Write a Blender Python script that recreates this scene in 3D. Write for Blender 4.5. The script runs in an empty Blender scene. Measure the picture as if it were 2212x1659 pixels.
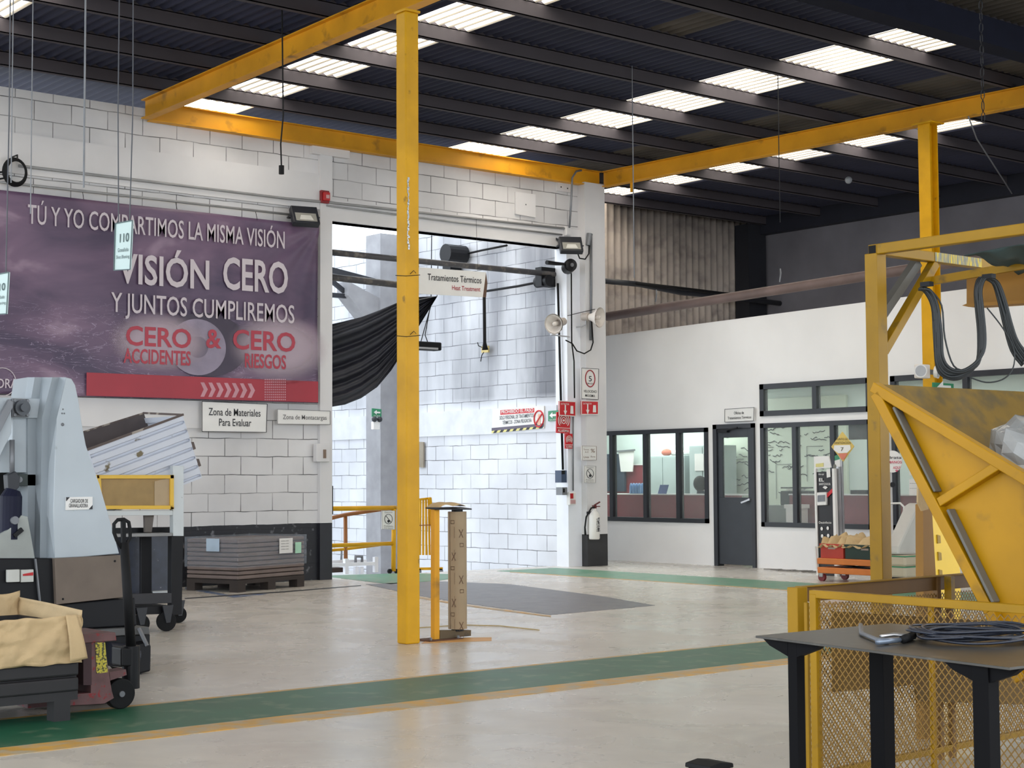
import bpy, math, random
from math import radians, sin, cos, pi
from mathutils import Vector as V, Matrix
random.seed(7)
sc = bpy.context.scene
col = sc.collection

# ---------------------------------------------------------------- camera
FPX, YAW, PIT, ROL, CX, CY, HC = 3500.0, radians(39.5), radians(3.3), radians(-.33), 1106.0, 829.5, 1.4
FW = V((sin(YAW)*cos(PIT), cos(YAW)*cos(PIT), sin(PIT)))
RT0 = V((cos(YAW), -sin(YAW), 0)); UP0 = RT0.cross(FW)
RT = RT0*cos(ROL)+UP0*sin(ROL); UP = -RT0*sin(ROL)+UP0*cos(ROL)
CAM = V((0, 0, HC))
cd = bpy.data.cameras.new('camera'); cam = bpy.data.objects.new('camera', cd); col.objects.link(cam)
cd.sensor_width = 36; cd.lens = FPX/2212*36; cd.clip_start = .05; cd.clip_end = 300
cam.matrix_world = Matrix(((RT.x, UP.x, -FW.x, 0), (RT.y, UP.y, -FW.y, 0), (RT.z, UP.z, -FW.z, HC), (0, 0, 0, 1)))
sc.camera = cam

# ---------------------------------------------------------------- light and exposure
sc.view_settings.view_transform = 'Standard'; sc.view_settings.look = 'None'
sc.view_settings.gamma = 1; sc.view_settings.exposure = 0.24; sc.view_settings.use_curve_mapping = False
sc.cycles.use_denoising = True; sc.cycles.max_bounces = 6; sc.cycles.diffuse_bounces = 4
sc.cycles.sample_clamp_indirect = 6; sc.cycles.caustics_reflective = False; sc.cycles.caustics_refractive = False
w = bpy.data.worlds.new('world'); sc.world = w; w.use_nodes = True
bg = w.node_tree.nodes['Background']; bg.inputs[0].default_value = (.84, .92, 1.0, 1); bg.inputs[1].default_value = 2.7

def area(name, loc, rot, sx, sy, power, colr):
    l = bpy.data.lights.new(name, 'AREA'); l.shape = 'RECTANGLE'; l.size = sx; l.size_y = sy; l.energy = power; l.color = colr
    o = bpy.data.objects.new(name, l); o.location = loc; o.rotation_euler = rot; col.objects.link(o); return o
# lamps inside the offices
area('office_lamp', (20.3, 21.3, 2.9), (0, 0, 0), 1.6, 3, 95, (.90, 1, .98))
area('office_lamp', (20.3, 15.6, 2.9), (0, 0, 0), 1.2, 3.5, 34, (.92, 1, .92))
# daylight through the big doors behind the camera
area('door_daylight', (-5, -5, 4.2), (radians(78), 0, radians(-45)), 8, 4.5, 260, (1, .98, .96))

# ---------------------------------------------------------------- helpers
def on(x, y, ax, v):
    d = FW*FPX+RT*(x-CX)-UP*(y-CY); return CAM+d*((v-CAM[ax])/d[ax])
def dep(x, y, t): return CAM+(FW*FPX+RT*(x-CX)-UP*(y-CY))*(t/FPX)
def YP(pts, Y): return [on(x, y, 1, Y) for x, y in pts]
def XP(pts, X): return [on(x, y, 0, X) for x, y in pts]
def ZP(pts, Z): return [on(x, y, 2, Z) for x, y in pts]

def lin(c): return tuple((u/255/12.92 if u/255 <= .04045 else ((u/255+.055)/1.055)**2.4) for u in c)
MC = {}
def mat(name, c, rough=.6, metal=0, var=.12, scale=4, bump=0, c2=None, thr=(.55, .7), emis=0, alpha=1, trans=0, stretch=None, spec=.5):
    if name in MC: return MC[name]
    m = bpy.data.materials.new(name); m.use_nodes = True; n = m.node_tree.nodes; L = m.node_tree.links
    b = n['Principled BSDF']; c = lin(c)
    b.inputs['Roughness'].default_value = rough; b.inputs['Metallic'].default_value = metal
    b.inputs['Specular IOR Level'].default_value = spec
    geo = n.new('ShaderNodeNewGeometry'); mp = n.new('ShaderNodeMapping'); L.new(geo.outputs['Position'], mp.inputs[0])
    if stretch: mp.inputs['Scale'].default_value = stretch
    no = n.new('ShaderNodeTexNoise'); no.inputs['Scale'].default_value = scale; no.inputs['Detail'].default_value = 5; L.new(mp.outputs[0], no.inputs[0])
    r = n.new('ShaderNodeValToRGB'); L.new(no.outputs[0], r.inputs[0])
    r.color_ramp.elements[0].position = .3; r.color_ramp.elements[1].position = .7
    r.color_ramp.elements[0].color = tuple(x*(1-var) for x in c)+(1,); r.color_ramp.elements[1].color = tuple(min(1, x*(1+var)) for x in c)+(1,)
    out = r.outputs[0]
    if c2:
        n2 = n.new('ShaderNodeTexNoise'); n2.inputs['Scale'].default_value = scale*2.3; n2.inputs['Detail'].default_value = 8; L.new(mp.outputs[0], n2.inputs[0])
        r2 = n.new('ShaderNodeValToRGB'); L.new(n2.outputs[0], r2.inputs[0]); r2.color_ramp.elements[0].position = thr[0]; r2.color_ramp.elements[1].position = thr[1]
        mx = n.new('ShaderNodeMix'); mx.data_type = 'RGBA'; L.new(r2.outputs[0], mx.inputs[0]); L.new(out, mx.inputs[6]); mx.inputs[7].default_value = lin(c2)+(1,)
        out = mx.outputs[2]
    L.new(out, b.inputs['Base Color'])
    if bump:
        bu = n.new('ShaderNodeBump'); bu.inputs['Strength'].default_value = bump; bu.inputs['Distance'].default_value = .02
        L.new(no.outputs[0], bu.inputs['Height']); L.new(bu.outputs[0], b.inputs['Normal'])
    if emis: L.new(out, b.inputs['Emission Color']); b.inputs['Emission Strength'].default_value = emis
    if alpha < 1: b.inputs['Alpha'].default_value = alpha
    if trans: b.inputs['Transmission Weight'].default_value = trans
    MC[name] = m; return m

def brick_mat(name, horiz, c, dado=None, dado_z=0, soot=0, bw=.49, rh=.245):
    """painted concrete block: horiz is the wall's horizontal axis"""
    m = bpy.data.materials.new(name); m.use_nodes = True; n = m.node_tree.nodes; L = m.node_tree.links
    b = n['Principled BSDF']; b.inputs['Roughness'].default_value = .55
    def N(t, **k):
        q = n.new(t)
        for a, v in k.items(): setattr(q, a, v)
        return q
    geo = N('ShaderNodeNewGeometry'); sp = N('ShaderNodeSeparateXYZ'); L.new(geo.outputs['Position'], sp.inputs[0])
    no0 = N('ShaderNodeTexNoise'); no0.inputs['Scale'].default_value = 3; L.new(geo.outputs['Position'], no0.inputs[0])
    jit = N('ShaderNodeMath', operation='MULTIPLY_ADD'); L.new(no0.outputs[0], jit.inputs[0]); jit.inputs[1].default_value = .03; L.new(sp.outputs[2], jit.inputs[2])
    cb = N('ShaderNodeCombineXYZ'); L.new(sp.outputs[horiz], cb.inputs[0]); L.new(jit.outputs[0], cb.inputs[1])
    br = N('ShaderNodeTexBrick'); br.offset = .5; L.new(cb.outputs[0], br.inputs[0]); br.inputs['Scale'].default_value = 1
    br.inputs['Brick Width'].default_value = bw; br.inputs['Row Height'].default_value = rh; br.inputs['Mortar Size'].default_value = .006; br.inputs['Mortar Smooth'].default_value = .2
    br.inputs['Bias'].default_value = 0
    cl = lin(c)
    br.inputs['Color1'].default_value = cl+(1,); br.inputs['Color2'].default_value = tuple(x*.93 for x in cl)+(1,)
    no = N('ShaderNodeTexNoise'); no.inputs['Scale'].default_value = 2.2; no.inputs['Detail'].default_value = 6; L.new(geo.outputs['Position'], no.inputs[0])
    mr = N('ShaderNodeValToRGB'); L.new(no.outputs[0], mr.inputs[0]); mr.color_ramp.elements[0].position = .42; mr.color_ramp.elements[1].position = .62
    mr.color_ramp.elements[0].color = tuple(x*.16 for x in cl)+(1,); mr.color_ramp.elements[1].color = tuple(x*.62 for x in cl)+(1,)
    L.new(mr.outputs[0], br.inputs['Mortar'])
    gr = N('ShaderNodeTexNoise'); gr.inputs['Scale'].default_value = .9; gr.inputs['Detail'].default_value = 7; L.new(geo.outputs['Position'], gr.inputs[0])
    rr = N('ShaderNodeMapRange'); L.new(gr.outputs[0], rr.inputs[0]); rr.inputs[1].default_value = .3; rr.inputs[2].default_value = .7; rr.inputs[3].default_value = .8; rr.inputs[4].default_value = 1.06
    mu = N('ShaderNodeMix', data_type='RGBA', blend_type='MULTIPLY'); mu.inputs[0].default_value = 1; L.new(br.outputs[0], mu.inputs[6]); L.new(rr.outputs[0], mu.inputs[7])
    out = mu.outputs[2]
    if soot:   # grey soot stains in vertical streaks, high on the wall
        mp = N('ShaderNodeMapping'); mp.inputs['Scale'].default_value = (1.3, 1.3, .28); L.new(geo.outputs['Position'], mp.inputs[0])
        sn = N('ShaderNodeTexNoise'); sn.inputs['Scale'].default_value = 1.0; sn.inputs['Detail'].default_value = 6; L.new(mp.outputs[0], sn.inputs[0])
        zz = N('ShaderNodeMapRange'); L.new(sp.outputs[2], zz.inputs[0]); zz.inputs[1].default_value = 2.55; zz.inputs[2].default_value = 2.75; zz.inputs[3].default_value = 0; zz.inputs[4].default_value = 1
        sr = N('ShaderNodeMapRange'); L.new(sn.outputs[0], sr.inputs[0]); sr.inputs[1].default_value = .38; sr.inputs[2].default_value = .62; sr.inputs[3].default_value = .3; sr.inputs[4].default_value = soot
        yy = N('ShaderNodeMapRange'); L.new(sp.outputs[1], yy.inputs[0]); yy.inputs[1].default_value = 24; yy.inputs[2].default_value = 19.5; yy.inputs[3].default_value = .35; yy.inputs[4].default_value = 1
        q = N('ShaderNodeMath', operation='MULTIPLY'); L.new(zz.outputs[0], q.inputs[0]); L.new(sr.outputs[0], q.inputs[1])
        q2 = N('ShaderNodeMath', operation='MULTIPLY'); L.new(q.outputs[0], q2.inputs[0]); L.new(yy.outputs[0], q2.inputs[1])
        mx = N('ShaderNodeMix', data_type='RGBA'); L.new(q2.outputs[0], mx.inputs[0]); L.new(out, mx.inputs[6]); mx.inputs[7].default_value = lin((72, 74, 84))+(1,); out = mx.outputs[2]
    if dado:
        e = N('ShaderNodeMath', operation='MULTIPLY_ADD'); L.new(no.outputs[0], e.inputs[0]); e.inputs[1].default_value = .03; e.inputs[2].default_value = dado_z-.015
        lt = N('ShaderNodeMath', operation='LESS_THAN'); L.new(sp.outputs[2], lt.inputs[0]); L.new(e.outputs[0], lt.inputs[1])
        ch = N('ShaderNodeTexNoise'); ch.inputs['Scale'].default_value = 9; ch.inputs['Detail'].default_value = 8; L.new(geo.outputs['Position'], ch.inputs[0])
        cr = N('ShaderNodeValToRGB'); L.new(ch.outputs[0], cr.inputs[0]); cr.color_ramp.elements[0].position = .58; cr.color_ramp.elements[1].position = .70
        cr.color_ramp.elements[0].color = lin(dado)+(1,); cr.color_ramp.elements[1].color = lin((120, 120, 125))+(1,)
        dm = N('ShaderNodeMix', data_type='RGBA', blend_type='MULTIPLY'); dm.inputs[0].default_value = .35; L.new(cr.outputs[0], dm.inputs[6]); L.new(br.outputs[0], dm.inputs[7])
        mx = N('ShaderNodeMix', data_type='RGBA'); L.new(lt.outputs[0], mx.inputs[0]); L.new(out, mx.inputs[6]); L.new(dm.outputs[2], mx.inputs[7]); out = mx.outputs[2]
    L.new(out, b.inputs['Base Color'])
    bu = N('ShaderNodeBump'); bu.inputs['Strength'].default_value = .5; bu.inputs['Distance'].default_value = .01; bu.invert = True
    L.new(br.outputs['Fac'], bu.inputs['Height']); L.new(bu.outputs[0], b.inputs['Normal'])
    return m

ORG = {}
class MB:
    def __init__(s): s.v = []; s.f = []
    def add(s, vs, fs):
        k = len(s.v); s.v += [V(p) for p in vs]; s.f += [tuple(i+k for i in f) for f in fs]; return s
    def box(s, lo, hi):
        x0, y0, z0 = lo; x1, y1, z1 = hi
        return s.add([(x0,y0,z0),(x1,y0,z0),(x1,y1,z0),(x0,y1,z0),(x0,y0,z1),(x1,y0,z1),(x1,y1,z1),(x0,y1,z1)],
                     [(0,3,2,1),(4,5,6,7),(0,1,5,4),(1,2,6,5),(2,3,7,6),(3,0,4,7)])
    def prism(s, pts, vec):
        n = len(pts); vec = V(vec); pts = [V(p) for p in pts]
        return s.add(pts+[p+vec for p in pts], [tuple(range(n)), tuple(range(2*n-1, n-1, -1))]+[(i, i+n, (i+1)%n+n, (i+1)%n) for i in range(n)])
    def bar(s, p0, p1, w, h=None, up=(0,0,1)):
        p0 = V(p0); p1 = V(p1); h = h or w; d = (p1-p0).normalized(); up = V(up)
        if abs(d.dot(up)) > .98: up = V((0,1,0))
        a = d.cross(up).normalized()*w/2; b = a.cross(d).normalized()*h/2
        return s.add([p0-a-b, p0+a-b, p0+a+b, p0-a+b, p1-a-b, p1+a-b, p1+a+b, p1-a+b],
                     [(0,3,2,1),(4,5,6,7),(0,1,5,4),(1,2,6,5),(2,3,7,6),(3,0,4,7)])
    def tube(s, pts, r, n=8, closed=False, caps=True):
        pts = [V(p) for p in pts]; m = len(pts); rs = r if isinstance(r, (list, tuple)) else [r]*m; ring = []; k = len(s.v); ref = None
        for i, p in enumerate(pts):
            a = pts[(i-1) % m] if (closed or i > 0) else p; b = pts[(i+1) % m] if (closed or i < m-1) else p
            d = (b-a).normalized()
            if ref is None: ref = V((0,0,1)) if abs(d.z) < .9 else V((1,0,0))
            u = (ref-d*ref.dot(d)).normalized(); ref = u; w2 = d.cross(u)
            s.v += [p+(u*cos(2*pi*j/n)+w2*sin(2*pi*j/n))*rs[i] for j in range(n)]
        for i in range(m if closed else m-1):
            for j in range(n):
                a = k+i*n+j; b = k+i*n+(j+1)%n; i2 = (i+1) % m; s.f.append((a, b, k+i2*n+(j+1)%n, k+i2*n+j))
        if caps and not closed: s.f += [tuple(k+j for j in range(n-1, -1, -1)), tuple(k+(m-1)*n+j for j in range(n))]
        return s
    def cyl(s, p0, p1, r, r1=None, n=24): return s.tube([p0, p1], [r, r if r1 is None else r1], n)
    def sph(s, c, r, n=10, sc3=(1,1,1)):
        c = V(c); vs = []; fs = []
        for i in range(n+1):
            for j in range(2*n): a = pi*i/n; b = pi*j/n; vs.append(c+V((sin(a)*cos(b)*sc3[0], sin(a)*sin(b)*sc3[1], cos(a)*sc3[2]))*r)
        for i in range(n):
            for j in range(2*n): fs.append((i*2*n+j, (i+1)*2*n+j, (i+1)*2*n+(j+1)%(2*n), i*2*n+(j+1)%(2*n)))
        return s.add(vs, fs)
    def grid(s, fn, nu, nv):
        vs = [fn(i/nu, j/nv) for i in range(nu+1) for j in range(nv+1)]
        return s.add(vs, [(i*(nv+1)+j, (i+1)*(nv+1)+j, (i+1)*(nv+1)+j+1, i*(nv+1)+j+1) for i in range(nu) for j in range(nv)])
    def build(s, name, m, parent=None, bevel=0, smooth=False, solid=0, label=None):
        if parent is not None: org = ORG[parent.name]
        else:
            xs = [p.x for p in s.v]; ys = [p.y for p in s.v]; zs = [p.z for p in s.v]
            org = V(((min(xs)+max(xs))/2, (min(ys)+max(ys))/2, min(zs)))
        me = bpy.data.meshes.new(name); me.from_pydata([tuple(p-org) for p in s.v], [], s.f); me.update()
        o = bpy.data.objects.new(name, me); me.materials.append(m); col.objects.link(o)
        if parent is None: o.location = org
        else: o.parent = parent
        ORG[o.name] = org
        if smooth:
            for p in me.polygons: p.use_smooth = True
        if solid: md = o.modifiers.new('thick', 'SOLIDIFY'); md.thickness = solid; md.offset = 0
        if bevel: md = o.modifiers.new('bev', 'BEVEL'); md.width = bevel; md.segments = 2; md.limit_method = 'ANGLE'
        if label: o['label'] = label
        return o

def box(name, lo, hi, m, parent=None, bevel=0, **k): return MB().box(lo, hi).build(name, m, parent, bevel, **k)
def tag(o, label=None, cat=None, group=None, kind=None):
    if label: o['label'] = label
    if cat: o['category'] = cat
    if group: o['group'] = group
    if kind: o['kind'] = kind
    return o
def thing(name, label, cat, loc, group=None):
    o = bpy.data.objects.new(name, None); o.empty_display_size = .1; col.objects.link(o); o.location = loc; ORG[o.name] = V(loc)
    return tag(o, label, cat, group)
def struct(o): o['kind'] = 'structure'; return o
def dup(src, off, name=None):
    """copy of a thing, its parts and their sub-parts"""
    r = src.copy(); col.objects.link(r); r.location = src.location+V(off); ORG[r.name] = ORG[src.name]+V(off)
    for ch in list(src.children):
        c = ch.copy(); col.objects.link(c); c.parent = r
        for g in list(ch.children):
            d = g.copy(); col.objects.link(d); d.parent = c
    return r

TC = {}
def text_raw(s, off, spacing=1):
    k = (s, off, spacing)
    if k not in TC:
        cu = bpy.data.curves.new('t', 'FONT'); cu.body = s; cu.offset = off; cu.space_character = spacing; cu.resolution_u = 3
        o = bpy.data.objects.new('t', cu); col.objects.link(o); dg = bpy.context.evaluated_depsgraph_get(); dg.update()
        me = bpy.data.meshes.new_from_object(o.evaluated_get(dg))
        TC[k] = ([tuple(v.co) for v in me.vertices], [tuple(p.vertices) for p in me.polygons])
        bpy.data.objects.remove(o); bpy.data.curves.remove(cu); bpy.data.meshes.remove(me)
    return TC[k]
CAPH = max(v[1] for v in text_raw('H', 0)[0])
def txt(mb, s, p0, p1, cap, up=(0,0,1), off=.0, n=None, spacing=1):
    """letters on the base line p0 to p1, capitals cap metres high"""
    vs, fs = text_raw(s, off, spacing); x0 = min(v[0] for v in vs); x1 = max(v[0] for v in vs)
    p0 = V(p0); p1 = V(p1); r = (p1-p0)/(x1-x0); u = V(up)*(cap/CAPH)
    mb.add([p0+r*(v[0]-x0)+u*v[1] for v in vs], fs); return mb
def sign(name, label, P4, m, thick_dir, lines, tm, cat='sign', group=None, border=None, bm=None, lmargin=.1):
    """flat plate with corners P4 (top left, top right, bottom right, bottom left); lines = (text, u0, u1, v_base, cap, off)"""
    tl, tr, brr, bl = [V(p) for p in P4]; td = V(thick_dir); t = thing(name, label, cat, (bl+brr)/2, group)
    MB().prism([tl, tr, brr, bl], td).build('plate', m, t)
    nn = -td.normalized()*.004
    def q(u, v): return (tl*(1-u)+tr*u)*(1-v)+(bl*(1-u)+brr*u)*v+nn
    Hh = (tl-bl).length
    groups = {}
    for ln in lines:
        s, u0, u1, vb, cp = ln[:5]; off = min(.007, ln[5]) if len(ln) > 5 else .006; mm = ln[6] if len(ln) > 6 else tm
        mb = groups.setdefault(mm.name, (MB(), mm))[0]
        txt(mb, s, q(u0, vb), q(u1, vb), cp*Hh, up=(tl-bl).normalized(), off=off)
    for mb, mm in groups.values(): mb.build('lettering', mm, t)
    if border:
        mb = MB()
        for a, b in (((0,0),(1,0)), ((1,0),(1,1)), ((1,1),(0,1)), ((0,1),(0,0))):
            mb.bar(q(*a), q(*b), border, .004, up=nn)
        mb.build('border', bm or tm, t)
    return t, q

# ---------------------------------------------------------------- materials
WHITE = mat('white_paint', (222, 221, 222), .5, var=.05, scale=1.5)
PLASTER = mat('smooth_white_plaster', (214, 212, 212), .6, var=.06, scale=1.2, bump=.15)
OFFW = mat('office_white', (236, 234, 232), .6, var=.05, scale=.8, bump=.1)
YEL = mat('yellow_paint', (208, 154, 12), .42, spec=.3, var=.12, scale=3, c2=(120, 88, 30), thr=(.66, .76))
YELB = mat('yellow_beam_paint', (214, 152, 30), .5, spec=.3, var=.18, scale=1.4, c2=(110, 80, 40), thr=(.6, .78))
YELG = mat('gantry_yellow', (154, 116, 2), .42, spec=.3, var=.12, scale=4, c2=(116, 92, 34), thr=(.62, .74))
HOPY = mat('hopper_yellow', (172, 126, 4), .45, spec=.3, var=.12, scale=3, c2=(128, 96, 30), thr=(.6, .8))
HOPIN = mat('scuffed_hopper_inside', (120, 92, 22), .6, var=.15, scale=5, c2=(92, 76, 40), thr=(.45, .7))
BLK = mat('black_metal', (15, 15, 19), .5, var=.2, spec=.3)
BLKR = mat('black_rubber', (12, 12, 14), .7, var=.2, spec=.3)
DARK = mat('dark_frame', (38, 40, 46), .45, var=.15)
GREY = mat('grey_steel', (120, 122, 126), .45, metal=.3, var=.15)
GALV = mat('conduit_grey', (150, 150, 150), .5, metal=.2, var=.15)
MACH = mat('machine_grey_paint', (176, 184, 190), .38, var=.06, scale=2, c2=(120, 125, 125), thr=(.68, .75))
BROWNP = mat('worn_brown_panel', (108, 96, 86), .7, var=.12, scale=5)
KRAFT = mat('kraft_paper', (196, 168, 124), .8, var=.1, scale=9, bump=.6)
KRAFT2 = mat('kraft_roll', (158, 138, 110), .8, var=.05, scale=6)
RED = mat('red_plastic', (176, 30, 34), .4, var=.08)
REDT = mat('red_print', (170, 46, 58), .5, var=.08)
SREDM = mat('sign_red', (196, 32, 40), .4, var=.05)
SGRN = mat('sign_green', (44, 130, 90), .4, var=.05)
INK = mat('black_print', (32, 32, 36), .5, var=.05)
SIGNW = mat('sign_white', (226, 224, 220), .4, var=.03)
GLASS = mat('window_glass', (225, 235, 232), .03, var=0, alpha=.09)
MAROON = mat('maroon_panel', (118, 34, 46), .6, var=.08)
CHROME = mat('bright_metal', (190, 190, 192), .3, metal=.8, var=.1)

# ---------------------------------------------------------------- floor
def floor_mat():
    m = bpy.data.materials.new('polished_concrete'); m.use_nodes = True; n = m.node_tree.nodes; L = m.node_tree.links; b = n['Principled BSDF']
    geo = n.new('ShaderNodeNewGeometry')
    def noise(s, d, st=(1,1,1), dist=0):
        mp = n.new('ShaderNodeMapping'); mp.inputs['Scale'].default_value = st; L.new(geo.outputs['Position'], mp.inputs[0])
        q = n.new('ShaderNodeTexNoise'); q.inputs['Scale'].default_value = s; q.inputs['Detail'].default_value = d; q.inputs['Distortion'].default_value = dist; L.new(mp.outputs[0], q.inputs[0]); return q
    def ramp(src, a, b_, ca, cb):
        r = n.new('ShaderNodeValToRGB'); L.new(src, r.inputs[0]); e = r.color_ramp.elements; e[0].position = a; e[1].position = b_; e[0].color = ca; e[1].color = cb; return r
    A_ = ramp(noise(.5, 4, dist=.6).outputs[0], .3, .7, lin((200, 192, 180))+(1,), lin((212, 206, 198))+(1,))
    B_ = ramp(noise(2.6, 6, (1, 1, 1), 1).outputs[0], .3, .7, (.90, .90, .90, 1), (1.03, 1.03, 1.03, 1))
    C_ = ramp(noise(7, 7, (.6, 1.5, 1), 1.2).outputs[0], .68, .76, (1, 1, 1, 1), (.72, .70, .67, 1))
    m1 = n.new('ShaderNodeMix'); m1.data_type = 'RGBA'; m1.blend_type = 'MULTIPLY'; m1.inputs[0].default_value = 1; L.new(A_.outputs[0], m1.inputs[6]); L.new(B_.outputs[0], m1.inputs[7])
    m2 = n.new('ShaderNodeMix'); m2.data_type = 'RGBA'; m2.blend_type = 'MULTIPLY'; m2.inputs[0].default_value = 1; L.new(m1.outputs[2], m2.inputs[6]); L.new(C_.outputs[0], m2.inputs[7])
    L.new(m2.outputs[2], b.inputs['Base Color'])
    R_ = n.new('ShaderNodeMapRange'); L.new(noise(1.6, 6, dist=1).outputs[0], R_.inputs[0]); R_.inputs[1].default_value = .3; R_.inputs[2].default_value = .7; R_.inputs[3].default_value = .22; R_.inputs[4].default_value = .34
    L.new(R_.outputs[0], b.inputs['Roughness'])
    return m
FL = floor_mat()
f = MB().box((-20, -20, -.3), (30, 19.45, 0)).box((-20, 19.45, -.3), (12.4, 30, 0)).box((16.9, 19.45, -.3), (30, 30, 0)).build('floor', FL); struct(f)
ramp = MB().prism([(12.4, 19.45, 0), (12.4, 22.2, -.3), (12.4, 32, -.33), (12.4, 32, -.6), (12.4, 19.45, -.6)], (4.45, 0, 0)).build('floor_bay', mat('bay_concrete', (200, 200, 198), .5)); struct(ramp)
GP = mat('green_floor_paint', (84, 138, 108), .4, var=.14, scale=2.5, c2=(130, 142, 118), thr=(.48, .72))
GPN = mat('green_floor_paint_dark', (34, 94, 68), .42, var=.14, scale=2.5, c2=(110, 130, 104), thr=(.55, .8))
YP_ = mat('yellow_floor_paint', (200, 152, 64), .45, var=.15, scale=3, c2=(176, 160, 132), thr=(.42, .6))
DKP = mat('dark_floor_patch', (112, 112, 118), .4, var=.15, scale=4, c2=(140, 136, 130), thr=(.55, .8))
BLUEP = mat('faded_blue_floor_line', (84, 104, 142), .4, var=.15, scale=4, c2=(150, 150, 150), thr=(.45, .6))
ti = [0]
def trim(mb, m, **k): ti[0] += 1; return struct(mb.build('trim_%d' % ti[0], m, **k))
trim(MB().box((-3, 8.33, 0), (15.3, 9.28, .003)), GPN)
trim(MB().box((-3, 8.08, 0), (15.3, 8.33, .003)), YP_)
trim(MB().box((-3, 9.28, 0), (15.3, 9.34, .0025)), YP_)
trim(MB().box((15.35, 8.33, 0), (16.5, 19.0, .003)), GP)
trim(MB().box((15.27, 9.34, 0), (15.35, 18.6, .0025)), YP_)
trim(MB().prism(ZP([(716, 1247), (843, 1262), (950, 1254), (1000, 1246), (1000, 1241), (880, 1238), (716, 1243)], .001), (0, 0, .002)), GP)
trim(MB().prism(ZP([(790, 1262), (950, 1256), (1100, 1262), (1300, 1288), (1415, 1308), (1190, 1328), (1000, 1303), (890, 1284)], .001), (0, 0, .002)), DKP)
trim(MB().prism(ZP([(890, 1286), (1000, 1305), (1190, 1330), (1190, 1333), (995, 1308), (880, 1288)], .001), (0, 0, .002)), YP_)
trim(MB().prism(ZP([(910, 1390), (1062, 1384), (1062, 1377), (985, 1378), (925, 1382)], .001), (0, 0, .002)), mat('orange_floor_mark', (214, 160, 90), .5))
trim(MB().prism(ZP([(400, 1268), (505, 1287), (575, 1281), (575, 1284), (505, 1291), (400, 1272)], .001), (0, 0, .002)), BLUEP)
trim(MB().prism(ZP([(399, 1292), (620, 1277), (780, 1264), (780, 1265.5), (620, 1279), (399, 1294)], .001), (0, 0, .002)), DARK)

# ---------------------------------------------------------------- hall walls
BA = brick_mat('white_block_wall', 0, (218, 216, 216), dado=(30, 31, 38), dado_z=.785)
wa = MB().box((2, 19.1, 0), (12.44, 19.3, 6.22)).box((12.44, 19.1, 5.02), (17.12, 19.3, 6.22))
struct(wa.build('wall_back', BA))
trim(MB().box((2, 19.06, 5.16), (12.24, 19.12, 5.66)), PLASTER)
trim(MB().box((2, 19.07, 2.07), (10.42, 19.12, 2.43)), PLASTER)
trim(MB().box((12.44, 19.05, 5.02), (17.12, 19.32, 5.32)), PLASTER)
trim(MB().box((12.24, 19.04, .785), (12.44, 19.3, 5.93)), PLASTER)
trim(MB().box((12.24, 19.04, 0), (12.44, 19.3, .785)), mat('black_dado_paint', (34, 35, 42), .5, var=.2, c2=(90, 90, 96), thr=(.68, .74)))
trim(MB().box((12.1, 19.02, 5.93), (12.72, 19.12, 6.07)), PLASTER)
trim(MB().box((16.84, 19.06, 0), (17.12, 19.34, 5.02)), mat('bright_white_jamb', (232, 234, 240), .5, var=.03))
trim(MB().box((17.12, 18.93, .5), (17.55, 19.32, 6.08)), PLASTER)
trim(MB().box((17.12, 18.93, 0), (17.55, 19.32, .5)), mat('black_column_base', (48, 48, 50), .6, var=.2))
# heat treatment bay beyond the opening
BC = brick_mat('bay_block_wall', 1, (226, 228, 234), soot=.85)
struct(MB().box((16.86, 19.3, -.5), (17.1, 30, 5.75)).build('wall_right_bay', BC))
trim(MB().box((16.82, 19.3, 2.12), (16.86, 30, 2.54)), mat('bay_band_plaster', (214, 216, 222), .6, var=.08))
PIL = mat('grey_pilaster', (150, 150, 154), .6, var=.12)
trim(MB().box((16.40, 23.55, -.33), (16.86, 24.0, 5.75)), PIL)
trim(MB().prism([(16.40, 23.6, 3.95), (16.40, 23.6, 4.6), (15.75, 23.6, 4.85), (15.75, 23.6, 4.6)], (0, .35, 0)), PIL)
struct(MB().box((12.0, 27.6, -.4), (17.1, 27.8, 5.6)).build('wall_back_bay', brick_mat('bay_back_block', 0, (222, 224, 230))))
tr = MB()
tr.bar((12, 23.75, 5.55), (16.4, 23.75, 4.9), .1).bar((12, 23.75, 4.6), (16.2, 23.75, 4.6), .08)
for a, b in (((15.9, 4.6), (15.1, 5.1)), ((15.1, 5.1), (14.5, 4.6)), ((15.1, 5.1), (15.1, 4.6)), ((14.5, 4.6), (13.7, 5.3)), ((13.7, 5.3), (13.7, 4.6)), ((13.7, 5.3), (12.9, 4.6))):
    tr.bar((a[0], 23.75, a[1]), (b[0], 23.75, b[1]), .07)
tag(tr.build('roof_truss', DARK), 'dark steel roof truss seen through the bay opening left of the yellow pole', 'truss')

# ---------------------------------------------------------------- office block
def ztop(Y): return 3.79+.018*(20.3-Y)
wm = MB(); X0, X1 = 18.7, 18.85
def slab(y0, y1, z0, z1): wm.box((X0, y0, z0), (X1, y1, z1))
slab(17.68, 17.81, 0, 2.21); slab(17.81, 20.6, 0, .66); slab(20.6, 21.6, 0, 2.21); slab(17.81, 20.6, 2.17, 2.21)
slab(16.70, 16.82, 0, 2.21)
slab(14.60, 16.70, 0, .63); slab(14.25, 14.60, 0, 2.8); slab(10.2, 14.25, 0, .63); slab(8, 10.2, 0, 2.8)
slab(14.60, 16.70, 2.2, 2.31); slab(10.2, 14.25, 2.2, 2.31)
slab(16.70, 21.6, 2.21, 2.8)
wm.prism([(X0, 8, 2.8), (X0, 21.6, 2.8), (X0, 21.6, ztop(21.6)), (X0, 8, ztop(8))], (.15, 0, 0))
struct(wm.build('wall_office', OFFW))
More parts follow.
